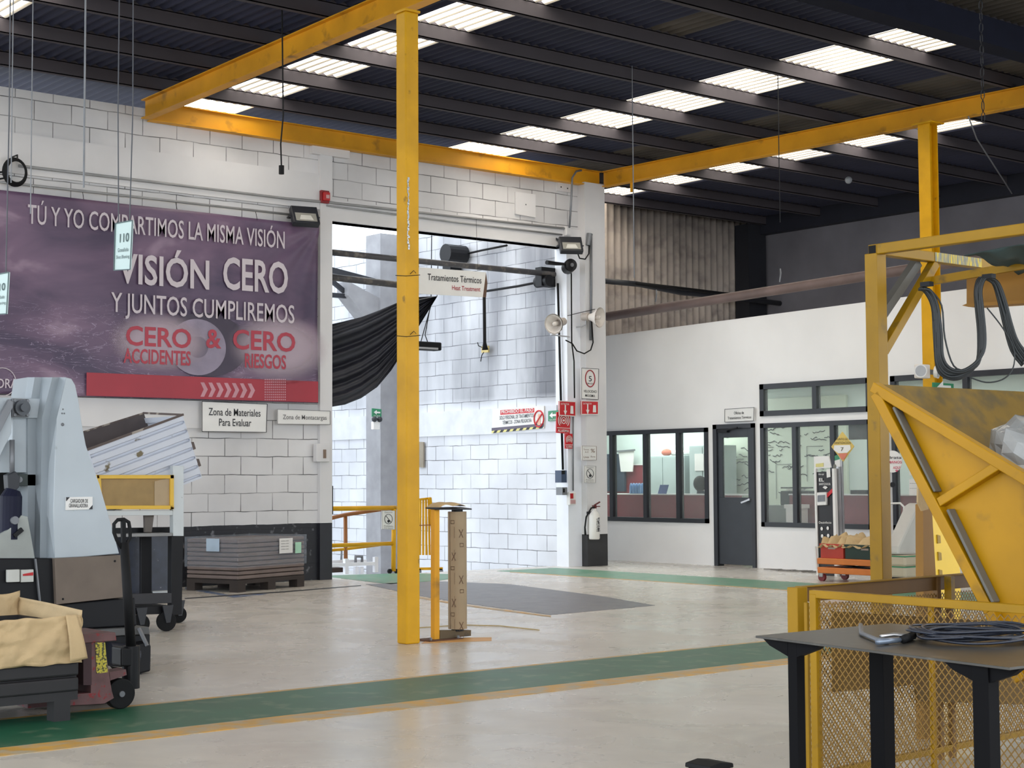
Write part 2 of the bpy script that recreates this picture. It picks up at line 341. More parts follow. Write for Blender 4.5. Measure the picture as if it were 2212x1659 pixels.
struct(MB().box((18.85, 8, 3.0), (24, 24, 3.08)).build('ceiling_office', OFFW))
OIN = mat('office_inner_wall', (206, 218, 212), .6, var=.04)
struct(MB().box((21.6, 8, 0), (21.7, 24, 3.0)).build('wall_office_back', OIN))
struct(MB().box((18.85, 23.9, 0), (21.6, 24, 3.0)).box((18.7, 21.6, 0), (18.85, 24, 3.0)).build('wall_office_side', OIN))
def window(name, y0, y1, z0, z1, mulls, fw=.07):
    t = thing(name, None, None, (18.72, (y0+y1)/2, z0)); t['kind'] = 'structure'
    m = MB()
    for a, b in (((y0, z0), (y1, z0+fw)), ((y0, z1-fw), (y1, z1)), ((y0, z0), (y0+fw, z1)), ((y1-fw, z0), (y1, z1))): m.box((18.67, a[0], a[1]), (18.77, b[0], b[1]))
    m.build('window_frame', DARK, t)
    for q in mulls: MB().box((18.66, q-.04, z0+fw), (18.76, q+.04, z1-fw)).build('mullion', DARK, t)
    e = sorted([y0+fw]+[x for q in mulls for x in (q-.04, q+.04)]+[y1-fw])
    for i in range(0, len(e), 2): MB().box((18.715, e[i], z0+fw), (18.72, e[i+1], z1-fw)).build('window_pane', GLASS, t)
window('window_1', 17.81, 20.6, .66, 2.17, (18.46, 19.22, 20.03))
window('window_2', 14.60, 16.70, .63, 2.2, (16.02, 15.3))
window('window_3', 14.60, 16.70, 2.31, 2.8, (15.62,), .08)
window('window_4', 10.2, 14.25, .63, 2.2, (13.3, 12.3, 11.2))
window('window_5', 10.2, 14.25, 2.31, 2.8, (13.0, 11.7), .08)
d = thing('door_1', None, None, (18.72, 17.25, 0)); d['kind'] = 'structure'
MB().box((18.66, 17.60, 0), (18.8, 17.68, 2.21)).box((18.66, 16.82, 0), (18.8, 16.88, 2.21)).box((18.66, 16.82, 2.14), (18.8, 17.68, 2.21)).build('door_frame', DARK, d)
MB().box((18.69, 16.88, .03), (18.73, 17.60, 1.07)).box((18.69, 16.88, 1.07), (18.73, 16.97, 2.14)).box((18.69, 17.5, 1.07), (18.73, 17.60, 2.14)).box((18.69, 16.97, 2.0), (18.73, 17.5, 2.14)).build('door_leaf', mat('charcoal_door', (50, 54, 60), .5, var=.1), d, bevel=.004)
MB().box((18.705, 16.97, 1.07), (18.71, 17.5, 2.0)).build('door_pane', GLASS, d)
MB().bar((18.66, 16.93, 1.04), (18.62, 17.06, .99), .025).bar((18.7, 16.93, 1.04), (18.65, 16.93, 1.04), .03).build('door_handle', CHROME, d)
MB().box((18.63, 17.35, 2.08), (18.69, 17.55, 2.13)).bar((18.64, 17.35, 2.12), (18.6, 17.1, 2.15), .02).build('door_closer', BLK, d)

# whiteboards, desks and cabinets in the offices
wb = thing('whiteboard', 'wide whiteboard with pen notes seen through the office door pane and right window', 'whiteboard', (21.55, 18.5, .5))
MB().box((21.54, 17.35, .3), (21.59, 20.4, 2.75)).build('board', mat('whiteboard_surface', (206, 216, 198), .3, var=.02), wb)
sq = MB(); rnd = random.Random(3)
for k in range(70):
    y = rnd.uniform(17.6, 20.2); z = rnd.uniform(1.1, 2.3); pts = []
    for i in range(rnd.randint(5, 14)):
        pts.append((21.53, y, z)); y -= rnd.uniform(.01, .04); z += rnd.uniform(-.02, .02)
    sq.tube(pts, .007, 4)
for y, z0, z1 in ((20.0, .9, 1.7), (19.3, 1.1, 1.9), (18.9, 1.0, 1.6), (18.2, 1.3, 1.9)): sq.tube([(21.53, y, z0), (21.53, y, z1), (21.53, y-.35, z1)], .005, 4)
sq.build('pen_notes', INK, wb)
LB = mat('locker_grey', (170, 184, 182), .5, var=.05)
def cabinet(y0, y1, z1, lab, x=20.9):
    t = thing('metal_cabinet', lab, 'cabinet', (x, (y0+y1)/2, 0)); box('body', (x, y0, 0), (x+.5, y1, z1), LB, t, bevel=.01)
    ym = (y0+y1)/2; box('door', (x-.015, y0+.02, .08), (x, ym-.01, z1-.03), LB, t); box('door', (x-.015, ym+.01, .08), (x, y1-.02, z1-.03), LB, t)
    box('handle', (x-.035, ym-.05, z1*.55), (x-.015, ym-.03, z1*.55+.12), CHROME, t); return t
cabinet(20.5, 21.58, 1.78, 'light grey metal cabinet in the left office, with a reddish bundle on top')
cabinet(19.7, 20.38, 1.95, 'taller grey cabinet with a white paper taped on, in the left office')
tag(box('paper_notice', (20.87, 20.0, 1.5), (20.884, 20.22, 1.8), SIGNW), 'white paper notice taped to the taller grey cabinet', 'notice')
tag(MB().sph((21.05, 21.1, 1.84), .08, 8, (1, 1.4, .8)).build('cloth_bundle', mat('salmon_cloth', (190, 110, 90), .8), smooth=True), 'small reddish bundle on top of the light grey cabinet', 'bundle')
t = thing('plan_roll', 'white paper roll lying on top of the light grey cabinet', 'paper roll', (21.1, 20.75, 1.78)); MB().cyl((21.1, 21.0, 1.83), (21.1, 20.5, 1.83), .045).build('roll', SIGNW, t, smooth=True)
pt = thing('desk_partition', 'maroon counter front with white top edge in the left office', 'partition', (19.4, 20, 0))
box('panel', (19.4, 17.8, 0), (19.45, 23.2, 1.09), MAROON, pt); box('top_edge', (19.38, 17.8, 1.09), (19.7, 23.2, 1.11), SIGNW, pt)
pt = thing('back_panel', 'low maroon wall panel at the back of the left office', 'partition', (21.5, 22.3, 0)); box('panel', (21.5, 21.7, 0), (21.55, 23.7, 1.62), MAROON, pt); box('top_edge', (21.48, 21.7, 1.62), (21.56, 23.7, 1.64), SIGNW, pt)
pt = thing('desk_partition', 'maroon partition behind the right office windows', 'partition', (19.5, 13, 0))
box('panel', (19.5, 9, 0), (19.55, 16.85, 1.1), MAROON, pt); box('top_edge', (19.48, 9, 1.1), (19.62, 16.85, 1.12), SIGNW, pt)
t = thing('wall_screen', 'small white screen hanging at the back of the left office', 'screen', (21.4, 22.45, 1.6)); MB().prism(XP([(1336, 976), (1369, 973), (1366, 1019), (1341, 1019)], 21.4), (.02, 0, 0)).build('sheet', SIGNW, t); MB().bar(on(1333, 975, 0, 21.38), on(1371, 972, 0, 21.38), .03).build('case', GREY, t)
tag(box('dark_board', (21.42, 22.62, 1.12), (21.47, 23.6, 1.84), mat('navy_board', (40, 52, 70), .6)), 'dark blue board against the back wall of the left office', 'board')
t = thing('bottle_pack', 'pack of small water bottles standing on the left office counter', 'bottles', (19.45, 20.25, 1.11))
for i in range(4):
    for j in range(2): MB().tube([(19.44+.06*j, 20.15+.07*i, 1.11), (19.44+.06*j, 20.15+.07*i, 1.24), (19.44+.06*j, 20.15+.07*i, 1.29)], [.03, .03, .013], 10).build('bottle', mat('blue_bottle', (120, 160, 205), .25), t, smooth=True)
t = thing('desk_calendar', 'blue desk calendar leaning on the left office counter', 'calendar', (19.45, 19.6, 1.11)); MB().prism([(19.43, 19.5, 1.11), (19.43, 19.7, 1.11), (19.49, 19.7, 1.26), (19.49, 19.5, 1.26)], (.01, 0, 0)).build('page', mat('blue_page', (70, 90, 140), .6), t)
pc = on(1513, 1047, 0, 20.0); pr = thing('person', 'person seated behind the left office counter, only dark hair and shoulders showing', 'person', (pc.x, pc.y, 0))
MB().tube([(pc.x, pc.y, 0), (pc.x, pc.y, .45), (pc.x, pc.y, .8), (pc.x, pc.y, pc.z-.25), (pc.x, pc.y, pc.z-.16), (pc.x, pc.y, pc.z-.1)], [.14, .2, .22, .18, .07, .06], 16).build('body', mat('dark_shirt', (50, 54, 66), .8), pr, smooth=True)
MB().sph(pc, .105, 10, (.95, .85, 1.15)).build('head', mat('skin', (150, 108, 86), .6), pr, smooth=True)
MB().sph(pc+V((-.01, 0, .02)), .12, 10, (.98, .95, 1.12)).build('hair', BLKR, pr, smooth=True)
t = thing('printer', 'black office printer on a low cabinet behind the window', 'printer', (20, 17.05, .95)); box('body', (19.85, 16.75, .93), (20.25, 17.35, 1.16), BLK, t, bevel=.02); box('tray', (19.7, 16.83, 1.2), (20.05, 17.2, 1.22), BLKR, t); box('paper', (19.72, 16.87, 1.17), (19.9, 17.1, 1.19), SIGNW, t)
t = thing('low_cabinet', 'grey low cabinet under the black printer', 'cabinet', (19.9, 17.2, 0)); box('body', (19.8, 16.7, 0), (20.3, 17.7, .93), mat('cabinet_grey', (150, 158, 152), .6), t); box('door', (19.78, 16.75, .1), (19.8, 17.3, .88), mat('cabinet_grey', (0, 0, 0)), t)
t = thing('document_box', 'white cardboard document box inside the office window', 'box', (19.3, 16.5, 0)); box('carton', (19.15, 16.4, .0), (19.4, 16.62, .9), SIGNW, t); box('lid', (19.13, 16.38, .9), (19.42, 16.64, .96), SIGNW, t)
p0 = on(1833, 950, 0, 20.6); p1 = on(1895, 912, 0, 20.6)
t = thing('wall_monitor', 'black flat screen hanging high behind the right office window', 'screen', (20.6, p0.y, p0.z)); box('screen', (20.6, p1.y, p0.z), (20.66, p0.y, p1.z+.05), BLK, t, bevel=.01); box('bracket', (20.66, p0.y-.5, p0.z+.2), (21.6, p0.y-.42, p0.z+.26), BLK, t)
p0 = on(1838, 1075, 0, 19.5)
t = thing('keyboard', 'black keyboard standing on the right office counter', 'keyboard', (19.5, p0.y, 1.12)); box('keys', (19.49, p0.y-.3, 1.12), (19.6, p0.y, 1.18), BLK, t)
sign('office_notice', 'white notice with a round symbol on the office glass, upper of two', XP([(1964, 990), (1982, 990), (1982, 1027), (1964, 1027)], 18.70), SIGNW, (.01, 0, 0), [('O', .2, .8, .8, .5)], INK, 'notice')
sign('office_notice', 'lower white notice sheet on the office glass, below the one with a symbol', XP([(1964, 1035), (1982, 1035), (1982, 1070), (1964, 1070)], 18.70), SIGNW, (.01, 0, 0), [('----', .1, .9, .3, .12), ('----', .1, .9, .6, .1)], INK, 'notice')

# ---------------------------------------------------------------- upper walls behind the office
cw = MB(); xs = [17.2+i*.17/8 for i in range(int(6.8/.17*8)+1)]
cw.grid(lambda u, v: V((17.2+6.8*u, 21.6+.03*sin(2*pi*6.8*u/.17), 3.3+3.17*v)), 320, 1)
struct(cw.build('wall_corrugated', mat('corrugated_dusty_sheet', (176, 164, 154), .6, var=.15, scale=1.5, c2=(128, 118, 114), thr=(.5, .75)), smooth=True, solid=.004))
struct(MB().box((24, 5, 3.0), (24.2, 21.8, 6.47)).build('wall_right', mat('dark_concrete_wall', (112, 110, 116), .8, var=.15, scale=1.3)))
trim(MB().box((23.8, 5, 6.12), (24.0, 21.6, 6.47)), mat('dark_header', (26, 28, 40), .8))
trim(MB().box((23.45, 21.2, 3.0), (23.95, 21.55, 6.3)), mat('dark_corner_column', (30, 31, 38), .7))  # near-black column in the corner behind the office

# ---------------------------------------------------------------- roof
F0 = 12.95; rows = [F0+1.35*k for k in range(-13, 7)]+[21.7]
sky = {}
for k, y in enumerate(rows[:-1]):
    y1 = rows[k+1]
    if 11.5 < y1 < 19.9: sky.setdefault(k, []).append((10.36, 11.2))
    if 11.5 < y1 < 21.5: sky.setdefault(k, []).append((14.93, 16.02))
    if 13 < y1 < 21.8: sky.setdefault(k, []).append((19.3, 20.0))
    if 13 < y1 < 18.5: sky.setdefault(k, []).append((5.95, 6.87))
    if -3 < y1 < 9.2:      # unseen skylights added over the near hall to light the floor from above
        for a_ in (1.4, 10.36): sky.setdefault(k, []).append((a_, a_+1.0))
per = .135
def zr(x): return 6.47+.018*sin(2*pi*x/per)
NV = mat('dark_roof_sheet', (34, 37, 58), .8, var=.2, scale=.8)
OLD = mat('yellowed_opaque_roof_sheet', (72, 66, 60), .8, var=.2, scale=2)
rm = MB(); ro = MB(); nx = int(34/per*8); dx = per/8
for k in range(len(rows)-1):
    y0, y1 = rows[k], rows[k+1]; run = None
    for i in range(nx):
        x = -10+i*dx
        if x < -4: continue
        s = any(a <= x+dx/2 <= b for a, b in sky.get(k, []))
        if s: continue
        if y1 > 21 and 12.44 < x < 17.0: continue
        tgt = ro if (17.2 < x < 18.25 and k > 8) or (8.8 < y1 < 10.4 and 12 < x < 23) or (12.7 < x < 13.2 and k in (12,)) else rm
        tgt.add([(x, y0, zr(x)), (x+dx, y0, zr(x+dx)), (x+dx, y1, zr(x+dx)), (x, y1, zr(x))], [(0, 1, 2, 3)])
rr = struct(rm.build('ceiling', NV)); struct(ro.build('ceiling_old_panels', OLD))
# translucent day-lit skylight sheets
def sky_mat():
    m = bpy.data.materials.new('daylit_fibreglass'); m.use_nodes = True; n = m.node_tree.nodes; L = m.node_tree.links; b = n['Principled BSDF']
    geo = n.new('ShaderNodeNewGeometry'); sp = n.new('ShaderNodeSeparateXYZ'); L.new(geo.outputs['Position'], sp.inputs[0])
    k = n.new('ShaderNodeMath'); k.operation = 'MULTIPLY'; L.new(sp.outputs[0], k.inputs[0]); k.inputs[1].default_value = 2*pi/per
    s = n.new('ShaderNodeMath'); s.operation = 'SINE'; L.new(k.outputs[0], s.inputs[0])
    r = n.new('ShaderNodeMapRange'); L.new(s.outputs[0], r.inputs[0]); r.inputs[1].default_value = -.55; r.inputs[2].default_value = .35; r.inputs[3].default_value = .3; r.inputs[4].default_value = 8
    no = n.new('ShaderNodeTexNoise'); no.inputs['Scale'].default_value = .8; L.new(geo.outputs['Position'], no.inputs[0])
    r2 = n.new('ShaderNodeMapRange'); L.new(no.outputs[0], r2.inputs[0]); r2.inputs[1].default_value = .35; r2.inputs[2].default_value = .6; r2.inputs[3].default_value = .6; r2.inputs[4].default_value = 1.2
    mu = n.new('ShaderNodeMath'); mu.operation = 'MULTIPLY'; L.new(r.outputs[0], mu.inputs[0]); L.new(r2.outputs[0], mu.inputs[1])
    b.inputs['Base Color'].default_value = lin((210, 195, 165))+(1,); b.inputs['Emission Color'].default_value = (1, .95, .86, 1); L.new(mu.outputs[0], b.inputs['Emission Strength'])
    return m
SKY = sky_mat(); wn = 5
for k in sky:
    for a, b in sky[k]:
        wn += 1; y0, y1 = rows[k], rows[k+1]; mb = MB(); n_ = int((b-a)/dx)+1
        i0 = int((a+10)/dx)
        for i in range(n_+2):
            x = -10+(i0+i)*dx
            if not a <= x+dx/2 <= b: continue
            mb.add([(x, y0, zr(x)), (x+dx, y0, zr(x+dx)), (x+dx, y1, zr(x+dx)), (x, y1, zr(x))], [(0, 1, 2, 3)])
        struct(mb.build('window_%d' % wn, SKY))
PUR = mat('dusty_purlin', (62, 57, 62), .8, var=.15, scale=1)
for y in rows[:-1]:
    if y < -2: continue
    xe = 24 if y < 21.6 else 24
    if y > 19.0: x0 = 17.2
    else: x0 = -4
    trim(MB().box((x0, y, 6.29), (xe, y+.012, 6.492)).box((x0, y, 6.29), (xe, y+.08, 6.30)).box((x0, y, 6.445), (xe, y+.08, 6.455)), PUR)
trim(MB().box((-4, 9.92, 6.0), (24, 10.17, 6.29)), mat('dark_girder', (20, 22, 34), .8, spec=.1))

# ---------------------------------------------------------------- yellow roof beams
def ibeam(p0, p1, h, w, t=.014):
    p0 = V(p0); p1 = V(p1); m = MB(); u = V((0, 0, 1))
    m.bar(p0+u*h/2, p1+u*h/2, t, h-2*t).bar(p0+u*t/2, p1+u*t/2, w, t).bar(p0+u*(h-t/2), p1+u*(h-t/2), w, t); return m
def beamthing(nm, lab, p0, p1): return tag(ibeam(p0, p1, .25, .13).build(nm, YELB), lab, 'beam')
beamthing('steel_beam', 'yellow steel roof beam running along the top of the white block wall', (9.6, 19.0, 6.04), (17.5, 19.0, 6.04))
beamthing('steel_beam', 'yellow roof beam on the left, coming towards the viewer behind the tall pole top', (9.52, 18.95, 6.04), (9.1, 7, 6.04))
beamthing('steel_beam', 'yellow roof beam on the right, carried by the post behind the gantry', (17.56, 18.95, 6.04), (18.05, 7, 6.04))
tag(MB().bar(on(1365, 362, 0, 17.62), on(1365, 415, 0, 17.62), .04).build('hanger_bracket', YELB), 'short yellow bracket dropping from the right roof beam near the wall corner', 'bracket')

# ---------------------------------------------------------------- tall yellow pole
t = thing('yellow_pole', 'tall yellow square steel pole standing alone in the middle of the floor', 'pole', (8.12, 11.25, 0))
w2 = .071
box('post', (8.12-w2, 11.25-w2, 0), (8.12+w2, 11.25+w2, 5.42), YEL, t, bevel=.012)
box('cap_plate', (8.12-w2-.01, 11.25-w2-.01, 5.42), (8.12+w2+.01, 11.25+w2+.01, 5.44), YEL, t)
ps = MB(); rnd = random.Random(5); z = 3.35
while z < 3.95:
    h_ = rnd.uniform(.01, .03); wd = rnd.uniform(.006, .02); x = 8.12-w2+.012+rnd.uniform(0, .012); ps.box((x, 11.25-w2-.003, z), (x+wd, 11.25-w2, z+h_)); z += h_*.8
ps.build('peeling_tape', CHROME, t)
for zz in (3.14, 2.62):
    pts = [(8.12+(w2+.004)*a, 11.25+(w2+.004)*b, zz+.01*(a+b)) for a, b in ((-1, -1), (1, -1), (1, 1), (-1, 1))]
    MB().tube(pts, .003, 5, closed=True).tube([(8.12-.03, 11.25-w2-.004, zz), (8.12-.01, 11.25-w2-.03, zz+.03), (8.12+.02, 11.25-w2-.02, zz+.01)], .003, 5).build('wire_tie', BLKR, t)
# yellow post under the right beam
t = thing('yellow_post', 'yellow steel post under the right roof beam, behind the gantry frame', 'post', (17.8, 12.9, 0))
ibm = MB(); cxp, cyp = 17.74, 12.85
ibm.box((cxp-.09, cyp-.09, 0), (cxp-.075, cyp+.09, 6.03)).box((cxp+.075, cyp-.09, 0), (cxp+.09, cyp+.09, 6.03)).box((cxp-.075, cyp-.01, 0), (cxp+.075, cyp+.01, 6.03))
ibm.build('section', YEL, t); box('cap_plate', (cxp-.14, cyp-.16, 6.02), (cxp+.14, cyp+.16, 6.04), YEL, t)

# ---------------------------------------------------------------- banner
YB = 18.99
def BP(x, y, dy=0): return on(x, y, 1, YB-dy)
t = thing('wall_banner', 'wide purple safety banner hanging on the white block wall above the grey machine', 'banner', (9.6, YB, 2.43))
def bw(x, z):   # gentle wrinkles, deepest near the right corner
    d = math.hypot(x-12.17, z-4.9); return .012*sin(x*3.1+z*2.2)+.02*math.exp(-d*1.1)*sin(math.atan2(4.9-z, 12.2-x)*14)
BX0, BX1, BZ0, BZ1 = 7.0, 12.17, 2.44, 4.92
def banner_mat():
    m = bpy.data.materials.new('purple_print'); m.use_nodes = True; n = m.node_tree.nodes; L = m.node_tree.links; b = n['Principled BSDF']; b.inputs['Roughness'].default_value = .42
    geo = n.new('ShaderNodeNewGeometry')
    def nz(sc_, st, d, dist):
        mp = n.new('ShaderNodeMapping'); mp.inputs['Scale'].default_value = st; mp.inputs['Rotation'].default_value = (0, .35, 0); L.new(geo.outputs['Position'], mp.inputs[0])
        q = n.new('ShaderNodeTexNoise'); q.inputs['Scale'].default_value = sc_; q.inputs['Detail'].default_value = d; q.inputs['Distortion'].default_value = dist; L.new(mp.outputs[0], q.inputs[0]); return q.outputs[0]
    r = n.new('ShaderNodeValToRGB'); L.new(nz(.8, (1, 1, 2.2), 4, .5), r.inputs[0]); e = r.color_ramp.elements
    e[0].position = .35; e[0].color = lin((66, 52, 78))+(1,); e[1].position = .62; e[1].color = lin((112, 88, 112))+(1,)
    e = r.color_ramp.elements.new(.72); e.color = lin((150, 128, 146))+(1,)
    w_ = n.new('ShaderNodeValToRGB'); L.new(nz(1.1, (1, 1, 5), 9, 3), w_.inputs[0]); e = w_.color_ramp.elements; e[0].position = .495; e[0].color = (0, 0, 0, 1); e[1].position = .502; e[1].color = (.55, .55, .55, 1)
    e = w_.color_ramp.elements.new(.51); e.color = (0, 0, 0, 1)
    sp = n.new('ShaderNodeSeparateXYZ'); L.new(geo.outputs['Position'], sp.inputs[0]); lo = n.new('ShaderNodeMapRange'); L.new(sp.outputs[2], lo.inputs[0]); lo.inputs[1].default_value = 3.7; lo.inputs[2].default_value = 3.3
    mm = n.new('ShaderNodeMath'); mm.operation = 'MULTIPLY'; L.new(lo.outputs[0], mm.inputs[0]); L.new(w_.outputs[0], mm.inputs[1])
    mx = n.new('ShaderNodeMix'); mx.data_type = 'RGBA'; L.new(mm.outputs[0], mx.inputs[0]); L.new(r.outputs[0], mx.inputs[6]); mx.inputs[7].default_value = lin((205, 190, 215))+(1,)
    L.new(mx.outputs[2], b.inputs['Base Color']); return m
MB().grid(lambda u, v: V((BX0+(BX1-BX0)*u, YB+bw(BX0+(BX1-BX0)*u, BZ0+(BZ1-BZ0)*v), BZ0+(BZ1-BZ0)*v)), 120, 50).build('sheet', banner_mat(), t, smooth=True, solid=.003)
LETW = mat('banner_white_print', (196, 186, 192), .5, var=.04); LETR = mat('banner_red_print', (168, 56, 72), .5, var=.04)
def onb(pts, dy): return [on(x, y, 1, YB-dy) for x, y in pts]
mb = MB()
p = onb([(187, 810), (683, 826), (683, 868), (187, 862)], .024)
MB().prism([(p[0].x, YB-.026, 2.45), (BX1-.01, YB-.026, 2.45), (BX1-.01, YB-.026, 2.74), (p[0].x, YB-.026, 2.74)], (0, .003, 0)).build('red_band', mat('banner_red', (158, 42, 56), .45, var=.08, scale=2), t)
# pale glow patches behind the red words and the brake disc picture
def ell(cx_, cz_, rx, rz, y, n=40): return [V((cx_+rx*cos(2*pi*i/n), y, cz_+rz*sin(2*pi*i/n))) for i in range(n)]
GLO = mat('banner_pale_print', (148, 126, 146), .5, var=.1, scale=3)
q1 = on(345, 745, 1, YB); q2 = on(590, 755, 1, YB); q3 = on(425, 752, 1, YB); q4 = on(445, 745, 1, YB)
MB().prism(ell(q4.x, 3.17, .62, .42, YB-.022), (0, .002, 0)).build('disc_rim_print', mat('banner_dark_print', (58, 48, 66), .45), t)
MB().prism(ell(q3.x, 3.13, .42, .37, YB-.025), (0, .002, 0)).build('disc_print', mat('banner_disc_print', (132, 122, 140), .4, var=.25, scale=3), t)
MB().prism(ell(q3.x, 3.13, .15, .14, YB-.027), (0, .001, 0)).build('disc_hub_print', mat('banner_hub_print', (88, 80, 100), .4), t)
def glow(cx_, cz_, rx_, rz_, y):
    m = bpy.data.materials.new('soft_pale_print'); m.use_nodes = True; n = m.node_tree.nodes; L = m.node_tree.links; b = n['Principled BSDF']; b.inputs['Roughness'].default_value = .5; b.inputs['Base Color'].default_value = lin((196, 178, 190))+(1,)
    geo = n.new('ShaderNodeNewGeometry'); mp = n.new('ShaderNodeMapping'); mp.vector_type = 'POINT'; L.new(geo.outputs['Position'], mp.inputs[0])
    mp.inputs['Scale'].default_value = (1/rx_, 0, 1/rz_); mp.inputs['Location'].default_value = (-cx_/rx_, 0, -cz_/rz_)
    ln = n.new('ShaderNodeVectorMath'); ln.operation = 'LENGTH'; L.new(mp.outputs[0], ln.inputs[0])
    r = n.new('ShaderNodeMapRange'); r.interpolation_type = 'SMOOTHSTEP'; L.new(ln.outputs['Value'], r.inputs[0]); r.inputs[1].default_value = 1; r.inputs[2].default_value = .35; r.inputs[3].default_value = 0; r.inputs[4].default_value = .62
    L.new(r.outputs[0], b.inputs['Alpha']); MB().prism(ell(cx_, cz_, rx_, rz_, y), (0, .0005, 0)).build('pale_patch', m, t)
glow(q2.x+.1, 3.18, .85, .5, YB-.0265); glow(q1.x, 3.17, .78, .42, YB-.0285)
def bt(mb, s, x0, y0, x1, y1, capx, captop, capbase, off, dy=.034):
    a = on(x0, y0, 1, YB-dy); b = on(x1, y1, 1, YB-dy); c = on(capx, captop, 1, YB-dy).z-on(capx, capbase, 1, YB-dy).z
    z = (a.z+b.z)/2; txt(mb, s, (a.x, a.y, z), (b.x, b.y, z), c, off=off)
mb = MB()
bt(mb, 'TÚ Y YO COMPARTIMOS LA MISMA VISIÓN', 60, 482, 615, 537, 615, 501, 537, .007)
bt(mb, 'VISIÓN', 254, 611, 452, 622, 380, 558, 618, .02)
bt(mb, 'CERO', 482, 624, 622, 632, 482, 558, 624, .02)
bt(mb, 'Y JUNTOS CUMPLIREMOS', 240, 673, 636, 698, 240, 632, 673, .008)
mb.build('white_lettering', LETW, t)
mb = MB()
bt(mb, 'CERO', 272, 746, 413, 750, 272, 706, 746, .02); mb.build('red_lettering', LETR, t); mb = MB(); bt(mb, '&', 445, 751, 478, 751, 460, 713, 752, .02); mb.build('red_lettering', LETR, t); mb = MB(); bt(mb, 'CERO', 503, 753, 638, 759, 503, 713, 753, .02); mb.build('red_lettering', LETR, t); mb = MB()
bt(mb, 'ACCIDENTES', 267, 784, 412, 788, 267, 754, 784, .02); mb.build('red_lettering', LETR, t); mb = MB(); bt(mb, 'RIESGOS', 529, 793, 618, 797, 529, 764, 793, .02); mb.build('red_lettering', LETR, t)

mb = MB()
for i in range(7):
    x = 433+i*17; a = [on(xx, yy, 1, YB-.03) for xx, yy in ((x, 826+i*.4), (x+8, 826+i*.4), (x+16, 841+i*.4), (x+8, 857+i*.4), (x, 857+i*.4), (x+7, 841+i*.4))]; mb.prism(a, (0, .002, 0))
mb.build('chevron_print', mat('banner_chevron', (192, 140, 150), .5), t)
mb = MB()
for i in range(11):
    for j in range(9): c = on(573+i*4.3, 820+j*5.4, 1, YB-.03); mb.box((c.x-.009, c.y, c.z-.009), (c.x+.009, c.y+.001, c.z+.009))
mb.build('dot_print', mat('banner_chevron', (0, 0, 0)), t)
c = on(5, 825, 1, YB-.03); mb = MB().tube([c+V((.17*cos(a*pi/12), 0, .17*sin(a*pi/12))) for a in range(24)], .006, 5, closed=True)
txt(mb, 'ORA', on(-8, 838, 1, YB-.035), on(38, 838, 1, YB-.035), .11, off=.01); mb.build('emblem_print', LETW, t)
for x, z in ((7.4, 4.9), (8.7, 4.9), (10.0, 4.9), (11.2, 4.9), (12.15, 4.88)): MB().tube([(x, YB, z), (x+.01, 19.05, z+.12)], .004, 5).build('tie_cord', BLKR, t)

# ---------------------------------------------------------------- signs on the wall and doors
sign('zone_sign', 'white sign reading Zona de Materiales Para Evaluar under the banner', YP([(436, 867), (577, 873), (575, 934), (436, 932)], 19.0), SIGNW, (0, .012, 0),
     [('Zona de Materiales', .1, .9, .45, .24, .015), ('Para Evaluar', .26, .76, .8, .24, .015)], INK, border=.008)
sign('zone_sign', 'narrower white sign reading Zona de Montacargas beside the opening', YP([(599, 884), (713, 888), (713, 917), (599, 916)], 19.0), SIGNW, (0, .012, 0),
     [('Zona de Montacargas', .1, .93, .66, .3, .012)], mat('grey_print', (110, 108, 108), .5), border=.006)
sg, q = sign('hanging_sign', 'white sign reading Tratamientos Térmicos hanging in front of the bay opening', YP([(860, 574), (1050, 588), (1043, 642), (860, 632)], 18.7), SIGNW, (0, .015, 0),
     [('Tratamientos Térmicos', .33, .96, .46, .24, .008), ('Heat Treatment', .62, .96, .78, .17, .012, REDT)], INK)
MB().prism(YP([(1043, 642), (1050, 588), (1053, 612), (1050, 642)], 18.72), (0, .02, 0)).build('edge_return', mat('rusty_brown', (96, 72, 58), .8), sg)
for x in (905, 1032): MB().tube([on(x, 585, 1, 18.71), on(x-3, 486, 1, 18.9), on(x-3, 470, 1, 19.05)], .003, 5).build('hanger_wire', BLKR, sg)
sign('office_door_sign', 'small white sign reading Oficina de Tratamientos Térmicos above the dark door', XP([(1566, 884), (1629, 880), (1628, 909), (1566, 912)], 18.66), SIGNW, (.03, 0, 0),
     [('Oficina de', .32, .66, .45, .22, .01), ('Tratamientos Térmicos', .1, .92, .8, .2, .01)], INK, border=.006)
sg, q = sign('prohibition_sign', 'white prohibition sign reading PROHIBIDO EL PASO on the bay wall', XP([(1064, 884), (1175, 877), (1175, 925), (1062, 936)], 16.80), SIGNW, (.02, 0, 0),
     [('PROHIBIDO EL PASO', .18, .8, .21, .13, .02, SIGNW), ('SOLO PERSONAL DE TRATAMIENTOS', .15, .81, .46, .15, .005), ('TÉRMICOS - ZONA PELIGROSA', .21, .77, .67, .14, .005)], mat('slate_print', (70, 74, 86), .5))
def quadp(q, pts, off=.0): return [q(u, v)+V((off, 0, 0)) for u, v in pts]
MB().prism(quadp(q, [(.16, .06), (.82, .06), (.82, .26), (.16, .26)], .003), (.001, 0, 0)).build('red_bar', SREDM, sg)
MB().prism(quadp(q, [(.0, .78), (1, .78), (1, .9), (0, .9)]), (.001, 0, 0)).build('grey_bar', mat('purple_grey_print', (92, 84, 100), .5), sg)
mb = MB(); mk = MB()
for i in range(16): (mb if i % 2 else mk).prism(quadp(q, [(i/16, .9), ((i+1)/16, .9), ((i+.5)/16, 1), ((i-.5)/16 if i else 0, 1)]), (.001, 0, 0))
mb.build('hazard_stripe', INK, sg); mk.build('hazard_stripe', mat('pale_yellow', (214, 204, 130), .5), sg)
